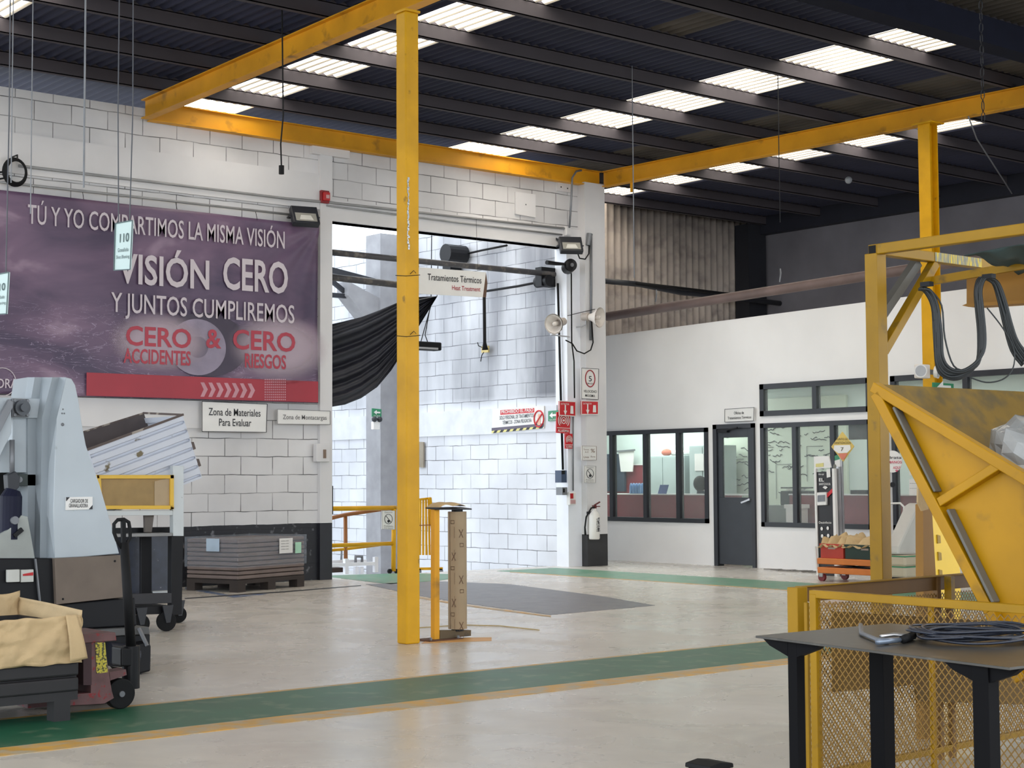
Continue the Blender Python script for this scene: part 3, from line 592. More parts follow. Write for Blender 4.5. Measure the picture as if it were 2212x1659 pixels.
cc = q(.91, .56); rr_ = .13; MB().tube([cc+V((-.002, rr_*.9*cos(a*pi/12), rr_*sin(a*pi/12))) for a in range(24)], .012, 6, closed=True).bar(cc+V((-.004, .09, -.09)), cc+V((-.004, -.09, .09)), .018, .018).build('ban_ring', SREDM, sg)
MB().sph(cc+V((0, 0, .05)), .03, 6, (.2, 1, 1)).box(cc+V((-.002, -.035, -.1)), cc+V((.002, .035, .02))).build('figure_print', mat('peach_print', (226, 178, 150), .5), sg)
def arrow(mb, c, ax, s, w, nrm):
    """solid arrow centred at c pointing along ax"""
    ax = V(ax).normalized(); sd = V(nrm).cross(ax).normalized()
    mb.prism([c-ax*s+sd*w*.35, c+ax*s*.1+sd*w*.35, c+ax*s*.1+sd*w, c+ax*s, c+ax*s*.1-sd*w, c+ax*s*.1-sd*w*.35, c-ax*s-sd*w*.35], V(nrm)*.003)
def greensign(P4, lab, td, nrm):
    sg, q = sign('exit_route_sign', lab, P4, SGRN, td, [], INK); mb = MB(); d_ = (q(0, .5)-q(1, .5)); arrow(mb, q(.5, .45), d_, d_.length*.35, d_.length*.2, nrm); txt(mb, 'SALIDA', q(.15, .95), q(.85, .95), .02, off=0); mb.build('arrow', SIGNW, sg)
greensign(XP([(1184, 888), (1206, 886), (1206, 908), (1184, 910)], 16.80), 'green and white arrow sign on the bay wall near the red alarm sign', (.02, 0, 0), (-1, 0, 0))
greensign(YP([(804, 882), (824, 884), (824, 901), (804, 900)], 23.53), 'green arrow sign hung by the far pilaster inside the bay', (0, .02, 0), (0, -1, 0))
def extsign(P4, lab, td, nrm):
    sg, q = sign('extinguisher_sign', lab, P4, SREDM, td, [('EXTINTOR', .1, .6, .26, .12, .0, SIGNW)], SIGNW, border=.012, bm=SIGNW)
    mb = MB(); arrow(mb, q(.36, .62), q(.36, 1)-q(.36, 0), .08, .035, nrm); k = V(nrm)*.003
    mb.prism([q(.68, .3)+k, q(.84, .3)+k, q(.86, .85)+k, q(.66, .85)+k], V(nrm)*.002); mb.build('symbol', SIGNW, sg)
extsign(XP([(1209, 867), (1243, 864), (1243, 898), (1209, 898)], 16.9) if False else YP([(1208, 866), (1243, 868), (1243, 899), (1208, 897)], 19.0), 'red extinguisher sign standing out from the jamb beside the alarm sign', (0, .02, 0), (0, -1, 0))
extsign(YP([(1256, 866), (1292, 867), (1292, 895), (1256, 895)], 18.91), 'red extinguisher sign fixed on the column under the speed limit sign', (0, .02, 0), (0, -1, 0))
sg, q = sign('speed_sign', 'white speed limit sign with a 5 in a red ring on the column', YP([(1256, 795), (1293, 797), (1292, 863), (1256, 861)], 18.91), SIGNW, (0, .02, 0),
     [('5', .42, .6, .42, .17, .03), ('KM/HORA', .3, .72, .52, .05, .005), ('VELOCIDAD', .12, .9, .79, .08, .01), ('MÁXIMA', .22, .8, .93, .08, .01)], INK, border=.006)
cc = q(.5, .33); MB().tube([cc+V((.1*cos(a*pi/16), -.001, .13*sin(a*pi/16))) for a in range(32)], .009, 6, closed=True).build('red_ring', mat('dark_red_print', (150, 34, 44), .5), sg)
def alarm(P4, lab, full=True):
    sg, q = sign('alarm_sign', lab, P4, SREDM, (0, .02, 0), [('ALARMA', .08, .92, .95, .14, .015, SIGNW)], SIGNW)
    wid = (q(1, 0)-q(0, 0)).length; cc = q(.5, .4)
    mb = MB().tube([cc+V((wid*.17*cos(a*pi/8), -.002, wid*.17*sin(a*pi/8))) for a in range(16)], wid*.025, 5, closed=True).sph(cc, wid*.07, 6)
    for r_ in (.28, .4): mb.tube([cc+V((wid*r_*cos(a), -.002, wid*r_*sin(a))) for a in [radians(-45+i*270/14) for i in range(15)]], wid*.025, 5)
    mb.bar(q(.03, .75), q(.97, .75), .008, .006, up=(0, 1, 0)); mb.build('bell_symbol', SIGNW, sg)
alarm(YP([(1203, 890), (1232, 890), (1231, 937), (1202, 935)], 19.04), 'red alarm sign with white sound rings reading ALARMA beside the opening jamb')
alarm(YP([(1221, 937), (1237, 937), (1237, 969), (1221, 969)], 19.02), 'smaller red alarm notice on the jamb below the ALARMA sign')
sign('rules_notice', 'pale square notice sheet on the column above the round-symbol sheet', YP([(1257, 963), (1288, 964), (1288, 994), (1257, 994)], 18.91), SIGNW, (0, .02, 0), [('Turnos', .1, .48, .3, .1), ('A-Z', .2, .45, .48, .1), ('%', .6, .9, .45, .25), ('Linea', .1, .48, .85, .14), ('Zona', .58, .92, .8, .1)], mat('faded_brown_print', (130, 108, 96), .5), border=.004)
def wash(P4, lab, td, nm='wash_notice'):
    sg, q = sign(nm, lab, P4, SIGNW, td, [('Disposición', .2, .8, .12, .06, 0), ('Prohibido', .15, .85, .86, .07, 0), ('tirar basura', .15, .85, .95, .05, 0)], mat('faded_ink', (96, 92, 92), .5), border=.003)
    cc = q(.5, .45); ux = (q(1, 0)-q(0, 0)); rd = ux.length*.3; ux.normalize(); mb = MB()
    mb.tube([cc+ux*rd*cos(a*pi/12)+V((0, 0, rd*sin(a*pi/12))) for a in range(24)], .004, 5, closed=True).bar(cc-ux*rd*.7+V((0, 0, rd*.7)), cc+ux*rd*.7-V((0, 0, rd*.7)), .006, .006).sph(cc-V((0, 0, rd*.45)), rd*.3, 6)
    mb.build('ring_symbol', INK, sg)
wash(YP([(1262, 1006), (1287, 1007), (1286, 1043), (1262, 1043)], 18.91), 'small white notice with a crossed ring on the column above the extinguisher', (0, .02, 0))

# ---------------------------------------------------------------- fire extinguisher
e0 = on(1284, 1165, 1, 18.78); e1 = on(1284, 1108, 1, 18.78); t = thing('fire_extinguisher', 'white fire extinguisher with black hose hanging on the column above its black base', 'fire extinguisher', e0)
r = .085; MB().tube([e0, e0+V((0, 0, .02)), e1-V((0, 0, .05)), e1, e1+V((0, 0, .04)), e1+V((0, 0, .07))], [r*.9, r, r, r*.75, r*.3, r*.28], 20).build('cylinder', mat('white_enamel', (226, 222, 216), .3, var=.03), t, smooth=True)
MB().box(e1+V((-.03, -.02, .07)), e1+V((.03, .02, .12))).bar(e1+V((0, 0, .12)), e1+V((.1, -.02, .17)), .02).bar(e1+V((0, 0, .1)), e1+V((.1, -.02, .1)), .015).build('valve_handle', mat('dark_red_metal', (90, 30, 30), .5), t)
MB().tube([e1+V((-.02, -.02, .09)), e1+V((-.1, -.04, .08)), e1+V((-.2, -.03, -.06)), e1+V((-.22, -.02, -.22)), e1+V((-.21, -.02, -.34))], [.013]*4+[.018], 8).build('hose', BLKR, t, smooth=True)
lb = MB(); lb.grid(lambda u, v: V((e0.x+(r+.002)*sin(radians(-5+60*u)), e0.y-(r+.002)*cos(radians(-5+60*u)), e0.z+.12+.22*v)), 8, 1); lb.build('label_patch', mat('label_black', (44, 40, 42), .5, c2=(200, 200, 200), scale=18, thr=(.5, .52)), t)
mb = MB(); txt(mb, 'POLVO', V((e0.x-.035, e0.y-r-.004, e0.z+.32)), V((e0.x-.035, e0.y-r-.004, e0.z+.12)), .022, up=(1, 0, 0)); mb.build('lettering', INK, t)
MB().box((e1.x-.03, e1.y, e1.z-.02), (e1.x+.03, 18.93, e1.z+.02)).build('wall_bracket', BLK, t)
# pull station, panels and switches
c = on(1236, 1077, 1, 19.0); t = thing('alarm_call_box', 'white and red manual alarm box on the white jamb', 'alarm box', c-V((0, 0, .1)))
box('body', c+V((-.065, -.02, -.1)), c+V((.065, .06, .1)), SIGNW, t, bevel=.01); box('red_cover', c+V((-.06, -.03, 0)), c+V((.0, -.02, .08)), RED, t); box('lower_lid', c+V((-.06, -.035, -.08)), c+V((.04, -.02, -.02)), mat('rose_plastic', (190, 150, 150), .5), t)
c = on(1217, 1030, 1, 19.0); t = thing('time_clock_panel', 'narrow blue and grey panel at the inner edge of the opening', 'panel', c-V((0, 0, .1))); box('body', c+V((-.04, 0, -.09)), c+V((.07, .15, .1)), mat('slate_blue', (60, 74, 100), .5), t); box('dark_top', c+V((-.04, -.005, .04)), c+V((.03, 0, .1)), BLK, t)
c = on(1218, 1061, 1, 19.0); t = thing('card_reader', 'small dark card reader below the blue panel', 'card reader', c-V((0, 0, .06))); box('body', c+V((-.03, 0, -.06)), c+V((.07, .15, .06)), GREY, t); box('screen', c+V((-.02, -.004, -.02)), c+V((.02, 0, .04)), BLK, t)
c = on(697, 979, 1, 19.0); t = thing('electric_box', 'white painted electric box on the pilaster beside the opening', 'electric box', c-V((0, 0, .13))); box('body', c+V((-.12, -.03, -.12)), c+V((.1, .06, .13)), PLASTER, t, bevel=.008); box('switch', c+V((-.01, -.045, -.07)), c+V((.03, -.03, .05)), mat('brown_switch', (120, 100, 84), .5), t)
c = on(714, 1080, 1, 19.2); t = thing('wall_telephone', 'black upright box on the inner side of the pilaster', 'box', c-V((0, 0, .2))); box('body', (12.44, 19.1, c.z-.2), (12.5, 19.24, c.z+.2), BLKR, t, bevel=.01); box('cover', (12.5, 19.12, c.z-.15), (12.505, 19.2, c.z+.1), BLK, t)
t = thing('service_hatch', 'square painted hatch plate high on the block wall above the opening', 'hatch', (16, 19.1, 5.3)); MB().prism(YP([(1114, 414), (1157, 420), (1157, 470), (1114, 462)], 19.07), (0, .03, 0)).build('plate', PLASTER, t); MB().sph(on(1136, 442, 1, 19.07), .012, 6).build('screw', GREY, t)
t = thing('junction_box', 'small white junction plate near the roof beam above the column', 'junction box', (16.9, 19.1, 5.8)); MB().prism(YP([(1205, 392), (1236, 396), (1236, 416), (1205, 412)], 19.06), (0, .04, 0)).build('plate', PLASTER, t); MB().sph(on(1212, 404, 1, 19.06), .012, 6).sph(on(1226, 407, 1, 19.06), .012, 6).build('screw', BLK, t)
c = on(703, 425, 1, 19.0); t = thing('strobe_alarm', 'red strobe alarm high on the pilaster over the black floodlight', 'alarm', c-V((0, 0, .09))); box('base', c+V((-.07, 0, -.09)), c+V((.07, .05, .09)), mat('dark_red_plastic', (130, 26, 34), .4), t, bevel=.01); MB().prism([c+V((-.05, 0, -.06)), c+V((.05, 0, -.06)), c+V((.05, 0, .06)), c+V((-.05, 0, .06))], (0, -.05, 0)).build('lens', RED, t, bevel=.01); box('grille', c+V((-.02, -.055, -.03)), c+V((.03, -.05, .02)), mat('pale_lens', (190, 150, 150), .4), t)

def flood(c, lab, yawr, s=1.0):
    t = thing('floodlight', lab, 'floodlight', c)
    R = Matrix.Rotation(yawr, 4, 'Z') @ Matrix.Rotation(radians(-32), 4, 'X')
    def T(x, y, z): return c+(R @ V((x, y, z)))*s
    MB().prism([T(-.19, 0, -.15), T(.19, 0, -.15), T(.19, 0, .15), T(-.19, 0, .15)], (T(0, .1, 0)-T(0, 0, 0))).build('housing', DARK, t, bevel=.01)
    MB().prism([T(-.15, -.004, -.12), T(.15, -.004, -.12), T(.15, -.004, .02), T(-.15, -.004, .02)], (T(0, .004, 0)-T(0, 0, 0))).build('lens', mat('floodlight_glass', (150, 148, 140), .15, var=.1), t)
    MB().prism([T(-.1, -.008, -.1), T(.1, -.008, -.1), T(.07, -.008, -.02), T(-.07, -.008, -.02)], (T(0, .004, 0)-T(0, 0, 0))).build('lamp_chip', mat('pale_lens_grey', (205, 203, 196), .3), t)
    MB().tube([T(-.21, .05, 0), T(-.21, .16, .06), T(.21, .16, .06), T(.21, .05, 0)], .012, 6).build('bracket', DARK, t)
    mb = MB()
    for i in range(6): mb.bar(T(-.15+.06*i, .1, -.12), T(-.15+.06*i, .1, .12), .01, .05, up=T(0, 1, 0)-T(0, 0, 0))
    mb.build('cooling_fin', DARK, t); MB().bar(T(0, .16, .06), V((c.x, 19.06, c.z+.12)), .03).build('arm', DARK, t)
flood(on(660, 463, 1, 18.8), 'black floodlight on the wall at the top right corner of the banner', radians(-14))
flood(on(1234, 526, 1, 18.7), 'black floodlight tilted down from the corner column above the siren', radians(-28), .95)

# siren / rotating horn under the floodlight
c = on(1230, 573, 1, 18.8); t = thing('siren', 'round black siren with a side horn on the corner column', 'siren', c)
MB().cyl(c+V((0, -.03, 0)), V((c.x+.2, 19.07, c.z)), .1).cyl(c+V((0, -.05, 0)), c+V((0, -.03, 0)), .07, .1).build('body', BLK, t, smooth=False)
MB().tube([c+V((-.08, 0, .01)), c+V((-.3, -.02, 0)), c+V((-.5, -.04, .0))], [.02, .03, .035], 10).build('side_arm', BLK, t); MB().cyl(c+V((0, -.07, 0)), c+V((0, -.05, 0)), .03).build('hub', GREY, t)
# horn loudspeakers
def horn(c, d, lab, back=None):
    d = V(d).normalized(); t = thing('horn_speaker', lab, 'loudspeaker', c)
    pts = [c+d*k for k in (0, .02, .08, .14, .2, .24)]; rr2 = [.16, .15, .10, .065, .045, .04]
    m = MB().tube(pts, rr2, 20, caps=False); k = [c+d*x for x in (.005, .08, .14)]; m.tube(k, [.145, .09, .05], 20, caps=False)
    m.build('horn_bell', mat('cream_plastic', (222, 214, 206), .4, var=.04), t, smooth=True)
    MB().tube([c+d*.1, c+d*.02], [.035, .03], 12).sph(c+d*.02, .03, 8).build('throat_cone', mat('cream_plastic', (0, 0, 0)), t, smooth=True)
    MB().tube([c+d*.2, c+d*.22, c+d*.32], [.06, .065, .06], 14).build('driver', mat('dusty_cream_plastic', (178, 168, 160), .5), t, smooth=False)
    MB().tube([c+d*.26, c+d*.26-V((0, 0, .12)), V((c.x+d.x*.3, 18.94, c.z-.12)), V((max(c.x+d.x*.3, 16.9), 19.07, c.z-.12))], .012, 6).build('bracket', CHROME, t)
horn(on(1196, 700, 1, 18.55), (.9, .32, .2), 'cream horn loudspeaker pointing left from the jamb')
horn(on(1296, 686, 1, 18.6), (-.28, .93, .1), 'cream horn loudspeaker facing the hall from the column corner')
# cables and conduits
def cable(nm, lab, pts, r, m=None, cat='cable', n=8, smooth=True, group=None):
    return tag(MB().tube(pts, r, n).build(nm, m or BLKR, smooth=smooth), lab, cat, group)
YW = 19.03
cable('conduit', 'upper grey conduit running along the block wall from the cable coil to the column', YP([(40, 358), (330, 393), (620, 429), (700, 436), (1222, 494)], YW-.0), .018, GALV, 'conduit')
cable('conduit', 'lower grey conduit running above the banner to the left floodlight', YP([(0, 393), (300, 426), (640, 465)], YW), .016, GALV, 'conduit')
cable('conduit', 'second grey conduit above the bay opening, ending in the corner junction box', YP([(706, 444), (1000, 482), (1214, 507)], YW), .014, GALV, 'conduit')
cable('conduit', 'bent grey conduit dropping from the yellow beam to the corner junction box', YP([(1256, 368), (1245, 370), (1236, 384), (1234, 430), (1230, 492)], 18.92), .016, GREY, 'conduit')
c = on(1226, 499, 1, 19.02); t = thing('conduit_fitting', 'white conduit fitting box over the right floodlight', 'junction box', c-V((0, 0, .08))); box('body', c+V((-.06, -.03, -.08)), c+V((.05, .03, .07)), PLASTER, t, bevel=.01); box('lid', c+V((-.05, -.04, -.06)), c+V((.04, -.03, .05)), PLASTER, t)
cable('conduit', 'tall vertical grey conduit down the outer edge of the column', YP([(1277, 512), (1277, 620), (1276, 735)], 18.9), .02, GREY, 'conduit')
tag(MB().tube([on(1274, 505, 1, 18.9), on(1270, 530, 1, 18.9)], [.05, .035], 10).build('weatherhead', GREY), 'hooded conduit head at the top of the tall column conduit', 'conduit head')
cable('lamp_cable', 'black cable looping from the right floodlight to the conduit head', YP([(1247, 545), (1252, 558), (1264, 560), (1272, 548), (1273, 525)], 18.88), .011)
cable('drop_cable', 'black cable hanging in a loop below the loudspeakers on the column', YP([(1222, 735), (1236, 742), (1246, 758), (1262, 764), (1276, 756), (1281, 740), (1278, 690)], 18.86), .011)
cable('drop_cable', 'thin black cable down the inner jamb from the siren to the alarm box', YP([(1234, 590), (1235, 740), (1240, 780), (1241, 860)], 18.9), .011)
cable('conduit', 'thin black conduit down the bay wall next to the opening', [on(x, y, 0, 16.80) for x, y in ((1205, 612), (1212, 880), (1216, 1015))], .018, BLKR, 'conduit')
cable('speaker_wire', 'thin wire between the two cream loudspeakers', YP([(1226, 682), (1250, 676), (1285, 668)], 18.85), .005)
cable('conduit', 'grey conduit from the alarm sign down to the alarm box', YP([(1238, 900), (1238, 1060)], 19.02), .012, GREY, 'conduit')
# coil of cable on a hook at far left
t = thing('cable_coil', 'black coil of cable hanging on a hook at the upper left of the block wall', 'cable coil', on(30, 395, 1, 18.9)); c = on(32, 372, 1, 18.95)
mb = MB()
for k in range(5): mb.tube([c+V(((.15-.008*k)*cos(a*pi/12), -.012*k, (.17-.008*k)*sin(a*pi/12))) for a in range(24)], .012, 6, closed=True)
mb.build('loops', BLKR, t, smooth=True); MB().tube([c+V((0, .1, .2)), c+V((0, -.07, .2)), c+V((0, -.07, .15))], .01, 6).build('hook', BLK, t); MB().tube(YP([(0, 372), (12, 371), (14, 384), (-4, 387)], 18.97), .012, 6).build('lead', BLKR, t)

# ---------------------------------------------------------------- things in the bay
cable('curtain_rail', 'upper dark steel rail across the top of the bay opening', [(12.3, 19.35, 4.62), (16.86, 19.35, 4.62)], .045, mat('dusty_rail', (72, 70, 72), .6, c2=(120, 112, 104), thr=(.5, .7)), 'rail', 12)
tag(MB().box((16.55, 19.33, 4.42), (16.84, 19.48, 4.72)).cyl((16.65, 19.25, 4.5), (16.65, 19.55, 4.5), .09).build('rail_end_gear', BLK), 'black gear housing at the right end of the upper rail', 'gear housing')
cable('curtain_rail', 'lower dark steel rail left of the yellow pole in the bay opening', [(12.3, 19.35, 4.27), (13.9, 19.37, 4.24)], .05, mat('dusty_rail', (0, 0, 0)), 'rail', 12)
cable('bay_pipe', 'thin dark pipe rising along the bay wall towards the rail gear', [on(x, y, 0, 16.75) for x, y in ((1050, 629), (1120, 618), (1196, 603))], .02, BLKR, 'pipe')
cable('bay_pipe', 'thin dark pipe high on the bay wall under the lintel', [on(x, y, 0, 16.78) for x, y in ((996, 551), (1040, 541), (1095, 530))], .018, BLKR, 'pipe')
cable('drop_tube', 'black rubber drop tube with a plug end hanging behind the hanging sign', [dep(x, y, 24.5) for x, y in ((1046, 640), (1047, 740), (1048, 756))], [.025, .025, .05], BLKR, 'drop tube')
t = thing('wall_socket', 'broken electric socket with loose wires below the black drop tube', 'socket', on(1050, 760, 0, 16.8)); c = on(1050, 754, 0, 16.8); box('plate', c+V((-.03, -.09, -.06)), c+V((0, .09, .05)), mat('yellowish_plastic', (190, 170, 110), .5), t)
MB().tube([c, c+V((-.05, .14, .06)), c+V((-.02, .2, .12))], .008, 5).tube([c, c+V((-.05, .05, -.1)), c+V((-.02, .12, -.2))], .008, 5).build('wire', BLKR, t)
t = thing('exhaust_motor', 'black motor with a flat mounting plate high on the bay wall', 'motor', on(965, 570, 0, 16.6)); c = on(972, 548, 0, 16.5)
MB().cyl(c+V((-.1, 0, 0)), c+V((.3, 0, 0)), .16, n=16).build('motor', BLK, t); box('mount_plate', c+V((.1, .12, -.26)), c+V((.34, .34, .1)), BLK, t); MB().bar(c+V((.3, .23, -.26)), c+V((.3, .23, -.4)), .05).build('strut', BLK, t)
# black tarpaulin swagging from the rail
top = [(709, 702), (740, 695), (780, 685), (820, 670), (860, 653), (900, 642), (944, 640)]; bot = [(709, 880), (745, 874), (780, 860), (815, 836), (845, 800), (880, 745), (944, 641)]
def lerpp(P_, u):
    k = u*(len(P_)-1); i = min(int(k), len(P_)-2); f_ = k-i; return (P_[i][0]*(1-f_)+P_[i+1][0]*f_, P_[i][1]*(1-f_)+P_[i+1][1]*f_)
def tarp(u, v):
    a = lerpp(top, u); b = lerpp(bot, u); x = a[0]*(1-v)+b[0]*v; y = a[1]*(1-v)+b[1]*v
    fold = sin(v*26+u*3)*.05*(1-u*.6)+sin(v*61+u*7)*.02; return on(x, y, 1, 19.62+fold+.12*sin(v*3))
tt = thing('tarpaulin', 'black tarpaulin gathered and slung diagonally across the left of the opening', 'tarpaulin', on(826, 820, 1, 19.62))
MB().grid(tarp, 60, 90).build('sheet', mat('black_tarp', (34, 35, 44), .5, var=.25, scale=5), tt, smooth=True, solid=.004)
for a_, b_ in ((V(tarp(1, .5)), (946, 572)), (V(tarp(.75, 0)), (895, 568)), (V(tarp(.02, 0)), (716, 552))):
    q_ = on(b_[0], b_[1], 1, 19.42); MB().tube([a_, V((q_.x, 19.42, 4.6))], .006, 5).build('rope', BLKR, tt)
t = thing('pendant_lamp', 'black rectangular lamp hanging on two cables under the tarpaulin end', 'lamp', on(928, 757, 1, 20.4)); c = on(915, 748, 1, 20.4)
box('housing', c+V((-.35, -.08, -.06)), c+V((.3, .12, .07)), BLKR, t, bevel=.02); box('tube_lens', c+V((-.33, -.09, -.05)), c+V((.22, -.078, -.02)), CHROME, t)
MB().tube([c+V((-.05, 0, .07)), c+V((-.02, 0, .16)), on(931, 660, 1, 20.4), V((on(935, 560, 1, 20.4).x, 20.4, 6.46))], .008, 5).build('cable', BLKR, t); MB().tube([c+V((.08, 0, .07)), c+V((.03, 0, .18)), on(929, 665, 1, 20.4)], .008, 5).build('cable', BLKR, t)
t = thing('emergency_lamp', 'small white twin emergency lamp under the green arrow sign in the bay', 'lamp', on(814, 928, 1, 23.47)); c = on(814, 918, 1, 23.47)
box('body', c+V((-.07, 0, -.08)), c+V((.07, .08, .06)), SIGNW, t, bevel=.01); MB().sph(c+V((-.05, 0, .1)), .05, 8).build('lamp_head', DARK, t, smooth=True); MB().sph(c+V((.06, 0, .1)), .05, 8).build('lamp_head', DARK, t, smooth=True)
tag(MB().prism(XP([(900, 954), (914, 955), (914, 1010), (900, 1009)], 16.80), (.03, 0, 0)).build('wood_board', mat('weathered_board', (150, 140, 124), .7)), 'narrow weathered board showing just right of the tall yellow pole', 'board')
# yellow railing on the ramp
Y_ = 19.85; t = thing('guard_rail', 'yellow pipe guard railing at the head of the ramp, left of the pole', 'railing', on(782, 1240, 1, Y_))
MB().tube([on(700, 1099, 1, Y_), on(855, 1097, 1, Y_)], .035, 10).build('top_rail', YEL, t, smooth=True); MB().tube([on(700, 1179, 1, Y_), on(853, 1174, 1, Y_)], .03, 10).build('middle_rail', YEL, t, smooth=True)
MB().tube([on(851, 1097, 1, Y_), on(850, 1234, 1, Y_)], .035, 10).build('post', YEL, t, smooth=True)
YBR = mat('rusty_yellow_paint', (150, 94, 46), .5)
MB().tube([on(700, 1123, 1, Y_+.3), on(745, 1112, 1, Y_+.6), on(838, 1098, 1, Y_+.02)], .03, 10).build('brace_rail', YBR, t, smooth=True); MB().tube([on(746, 1113, 1, Y_+.6), on(747, 1228, 1, Y_+.6)], .03, 10).build('post', YBR, t, smooth=True)
MB().tube([on(700, 1190, 1, Y_+.6), on(747, 1186, 1, Y_+.6), on(835, 1175, 1, Y_+.05)], .022, 10).build('lower_brace', YEL, t, smooth=True)
for x in (843, 858): MB().cyl(on(x, 1234, 1, Y_-.02), on(x, 1234, 1, Y_-.02)+V((0, .03, 0)), .035, n=14).build('wheel', BLKR, t)
wash(YP([(825, 1103), (853, 1103), (853, 1144), (825, 1143)], Y_-.05), 'white paper notice tied to the yellow guard railing', (0, .01, 0), 'railing_notice')
# white welded frame bench
t = thing('frame_bench', 'low white welded steel frame standing behind the guard railing', 'bench', on(765, 1240, 1, 20.3)); Wp = mat('bright_white_jamb', (0, 0, 0))
for x, y0, y1, dy in ((747, 1207, 1240, 0), (811, 1203, 1236, 0), (769, 1224, 1240, .3), (780, 1224, 1240, .3)): MB().bar(on(x, y1, 1, 20.2+dy), on(x, y0, 1, 20.2+dy), .06).build('leg', Wp, t)
for a, b, dy in (((700, 1222), (811, 1217), 0), ((700, 1214), (790, 1212), .4)): MB().bar(on(a[0], a[1], 1, 20.2+dy), on(b[0], b[1], 1, 20.2+dy), .05).build('cross_rail', Wp, t)
MB().tube([on(x, y, 1, 20.5) for x, y in ((768, 1215), (768, 1202), (782, 1202), (782, 1215))], .025, 6).build('handle_loop', GREY, t)
MB().tube([on(x, y, 1, 20.7) for x, y in ((700, 1188), (738, 1188), (737, 1212))], .02, 6).build('back_loop', GREY, t)
tag(MB().box(on(700, 1238, 1, 20.6), on(742, 1226, 1, 20.6)+V((0, .5, 0))).build('floor_pit_cover', mat('dark_brown_grate', (60, 48, 44), .8)), 'dark brown block on the floor behind the white frame', 'block')
# folded yellow barrier
Y_ = 20.3; t = thing('folding_barrier', 'folded yellow expanding barrier on casters just right of the tall pole', 'barrier', on(925, 1240, 1, Y_))
for x0, x1 in ((908, 907), (914, 914), (920, 921), (926, 928)): MB().bar(on(x0, 1078, 1, Y_), on(x1, 1199, 1, Y_), .03, .02).build('slat', YEL, t)
MB().bar(on(928, 1075, 1, Y_-.05), on(944, 1232, 1, Y_-.05), .045).build('upright', YEL, t); MB().bar(on(905, 1079, 1, Y_), on(930, 1076, 1, Y_), .03).build('top_bar', YEL, t)
MB().bar(on(890, 1229, 1, Y_-.05), on(955, 1228, 1, Y_-.05), .04).build('base_bar', YEL, t); MB().bar(on(905, 1135, 1, Y_-.03), on(932, 1134, 1, Y_-.03), .015).build('cross_bar', YBR, t)
for x in (905, 952): MB().cyl(on(x, 1235, 1, Y_-.07), on(x, 1235, 1, Y_-.07)+V((0, .04, 0)), .05, n=14).build('wheel', GREY, t)

# ---------------------------------------------------------------- wrapped stack on a pallet
ang = radians(18); ux = V((cos(ang), sin(ang), 0)); vx = V((-sin(ang), cos(ang), 0)); o0 = V((10.17, 17.68, 0)); Lu, Lv = 1.27, .86
def S(u, v, z): return o0+ux*u+vx*v+V((0, 0, z))
t = thing('pallet', 'dark wooden pallet on feet under the plastic-wrapped stack by the wall', 'pallet', o0)
PW = mat('dark_pallet_wood', (54, 46, 42), .8, var=.2)
for u in (0, Lu/2-.07, Lu-.14):
    for v in (0, Lv-.14): MB().prism([S(u, v, 0), S(u+.14, v, 0), S(u+.14, v+.14, 0), S(u, v+.14, 0)], (0, 0, .1)).build('foot', PW, t)
MB().prism([S(0, 0, .1), S(Lu, 0, .1), S(Lu, Lv, .1), S(0, Lv, .1)], (0, 0, .05)).build('deck', PW, t)
t = thing('wrapped_stack', 'stack of dark flat sheets wrapped in clear plastic film on the low pallet', 'stack', o0+V((0, 0, .15)))
SH = mat('dark_brown_sheets', (118, 104, 98), .6, var=.15)
rnd = random.Random(2)
for k in range(9):
    j = rnd.uniform(-.012, .012); z = .155+k*.056; MB().prism([S(j, j, z), S(Lu+j, j, z), S(Lu+j, Lv+j, z), S(j, Lv+j, z)], (0, 0, .048)).build('sheet_layer', SH, t, bevel=.012)
FILM = mat('clear_film', (170, 178, 190), .12, var=.05, alpha=.24, bump=.9, scale=5, stretch=(1, 1, 5))
MB().prism([S(-.02, -.02, .3), S(Lu+.02, -.02, .3), S(Lu+.02, Lv+.02, .3), S(-.02, Lv+.02, .3)], (0, 0, .375)).build('plastic_film', FILM, t)
MB().prism([S(.74, -.03, .45), S(1.0, -.03, .45), S(1.0, -.03, .64), S(.74, -.03, .64)], -vx*.002).build('shipping_label', SIGNW, t)
MB().prism([S(1.05, -.03, .44), S(1.17, -.03, .44), S(1.17, -.03, .58), S(1.05, -.03, .58)], -vx*.002).build('green_tag', mat('green_tag', (170, 214, 186), .5), t)
MB().prism([S(-.03, .5, .5), S(-.03, .28, .5), S(-.03, .28, .66), S(-.03, .5, .66)], -ux*.002).build('paper_label', mat('bluish_label', (170, 188, 204), .5), t)
mb = MB()
for i in range(4): a_ = S(.77, -.034, .6-.035*i); txt(mb, 'MATERIAL ACERO', a_, a_+ux*.15, .012)
mb.build('lettering', INK, t)

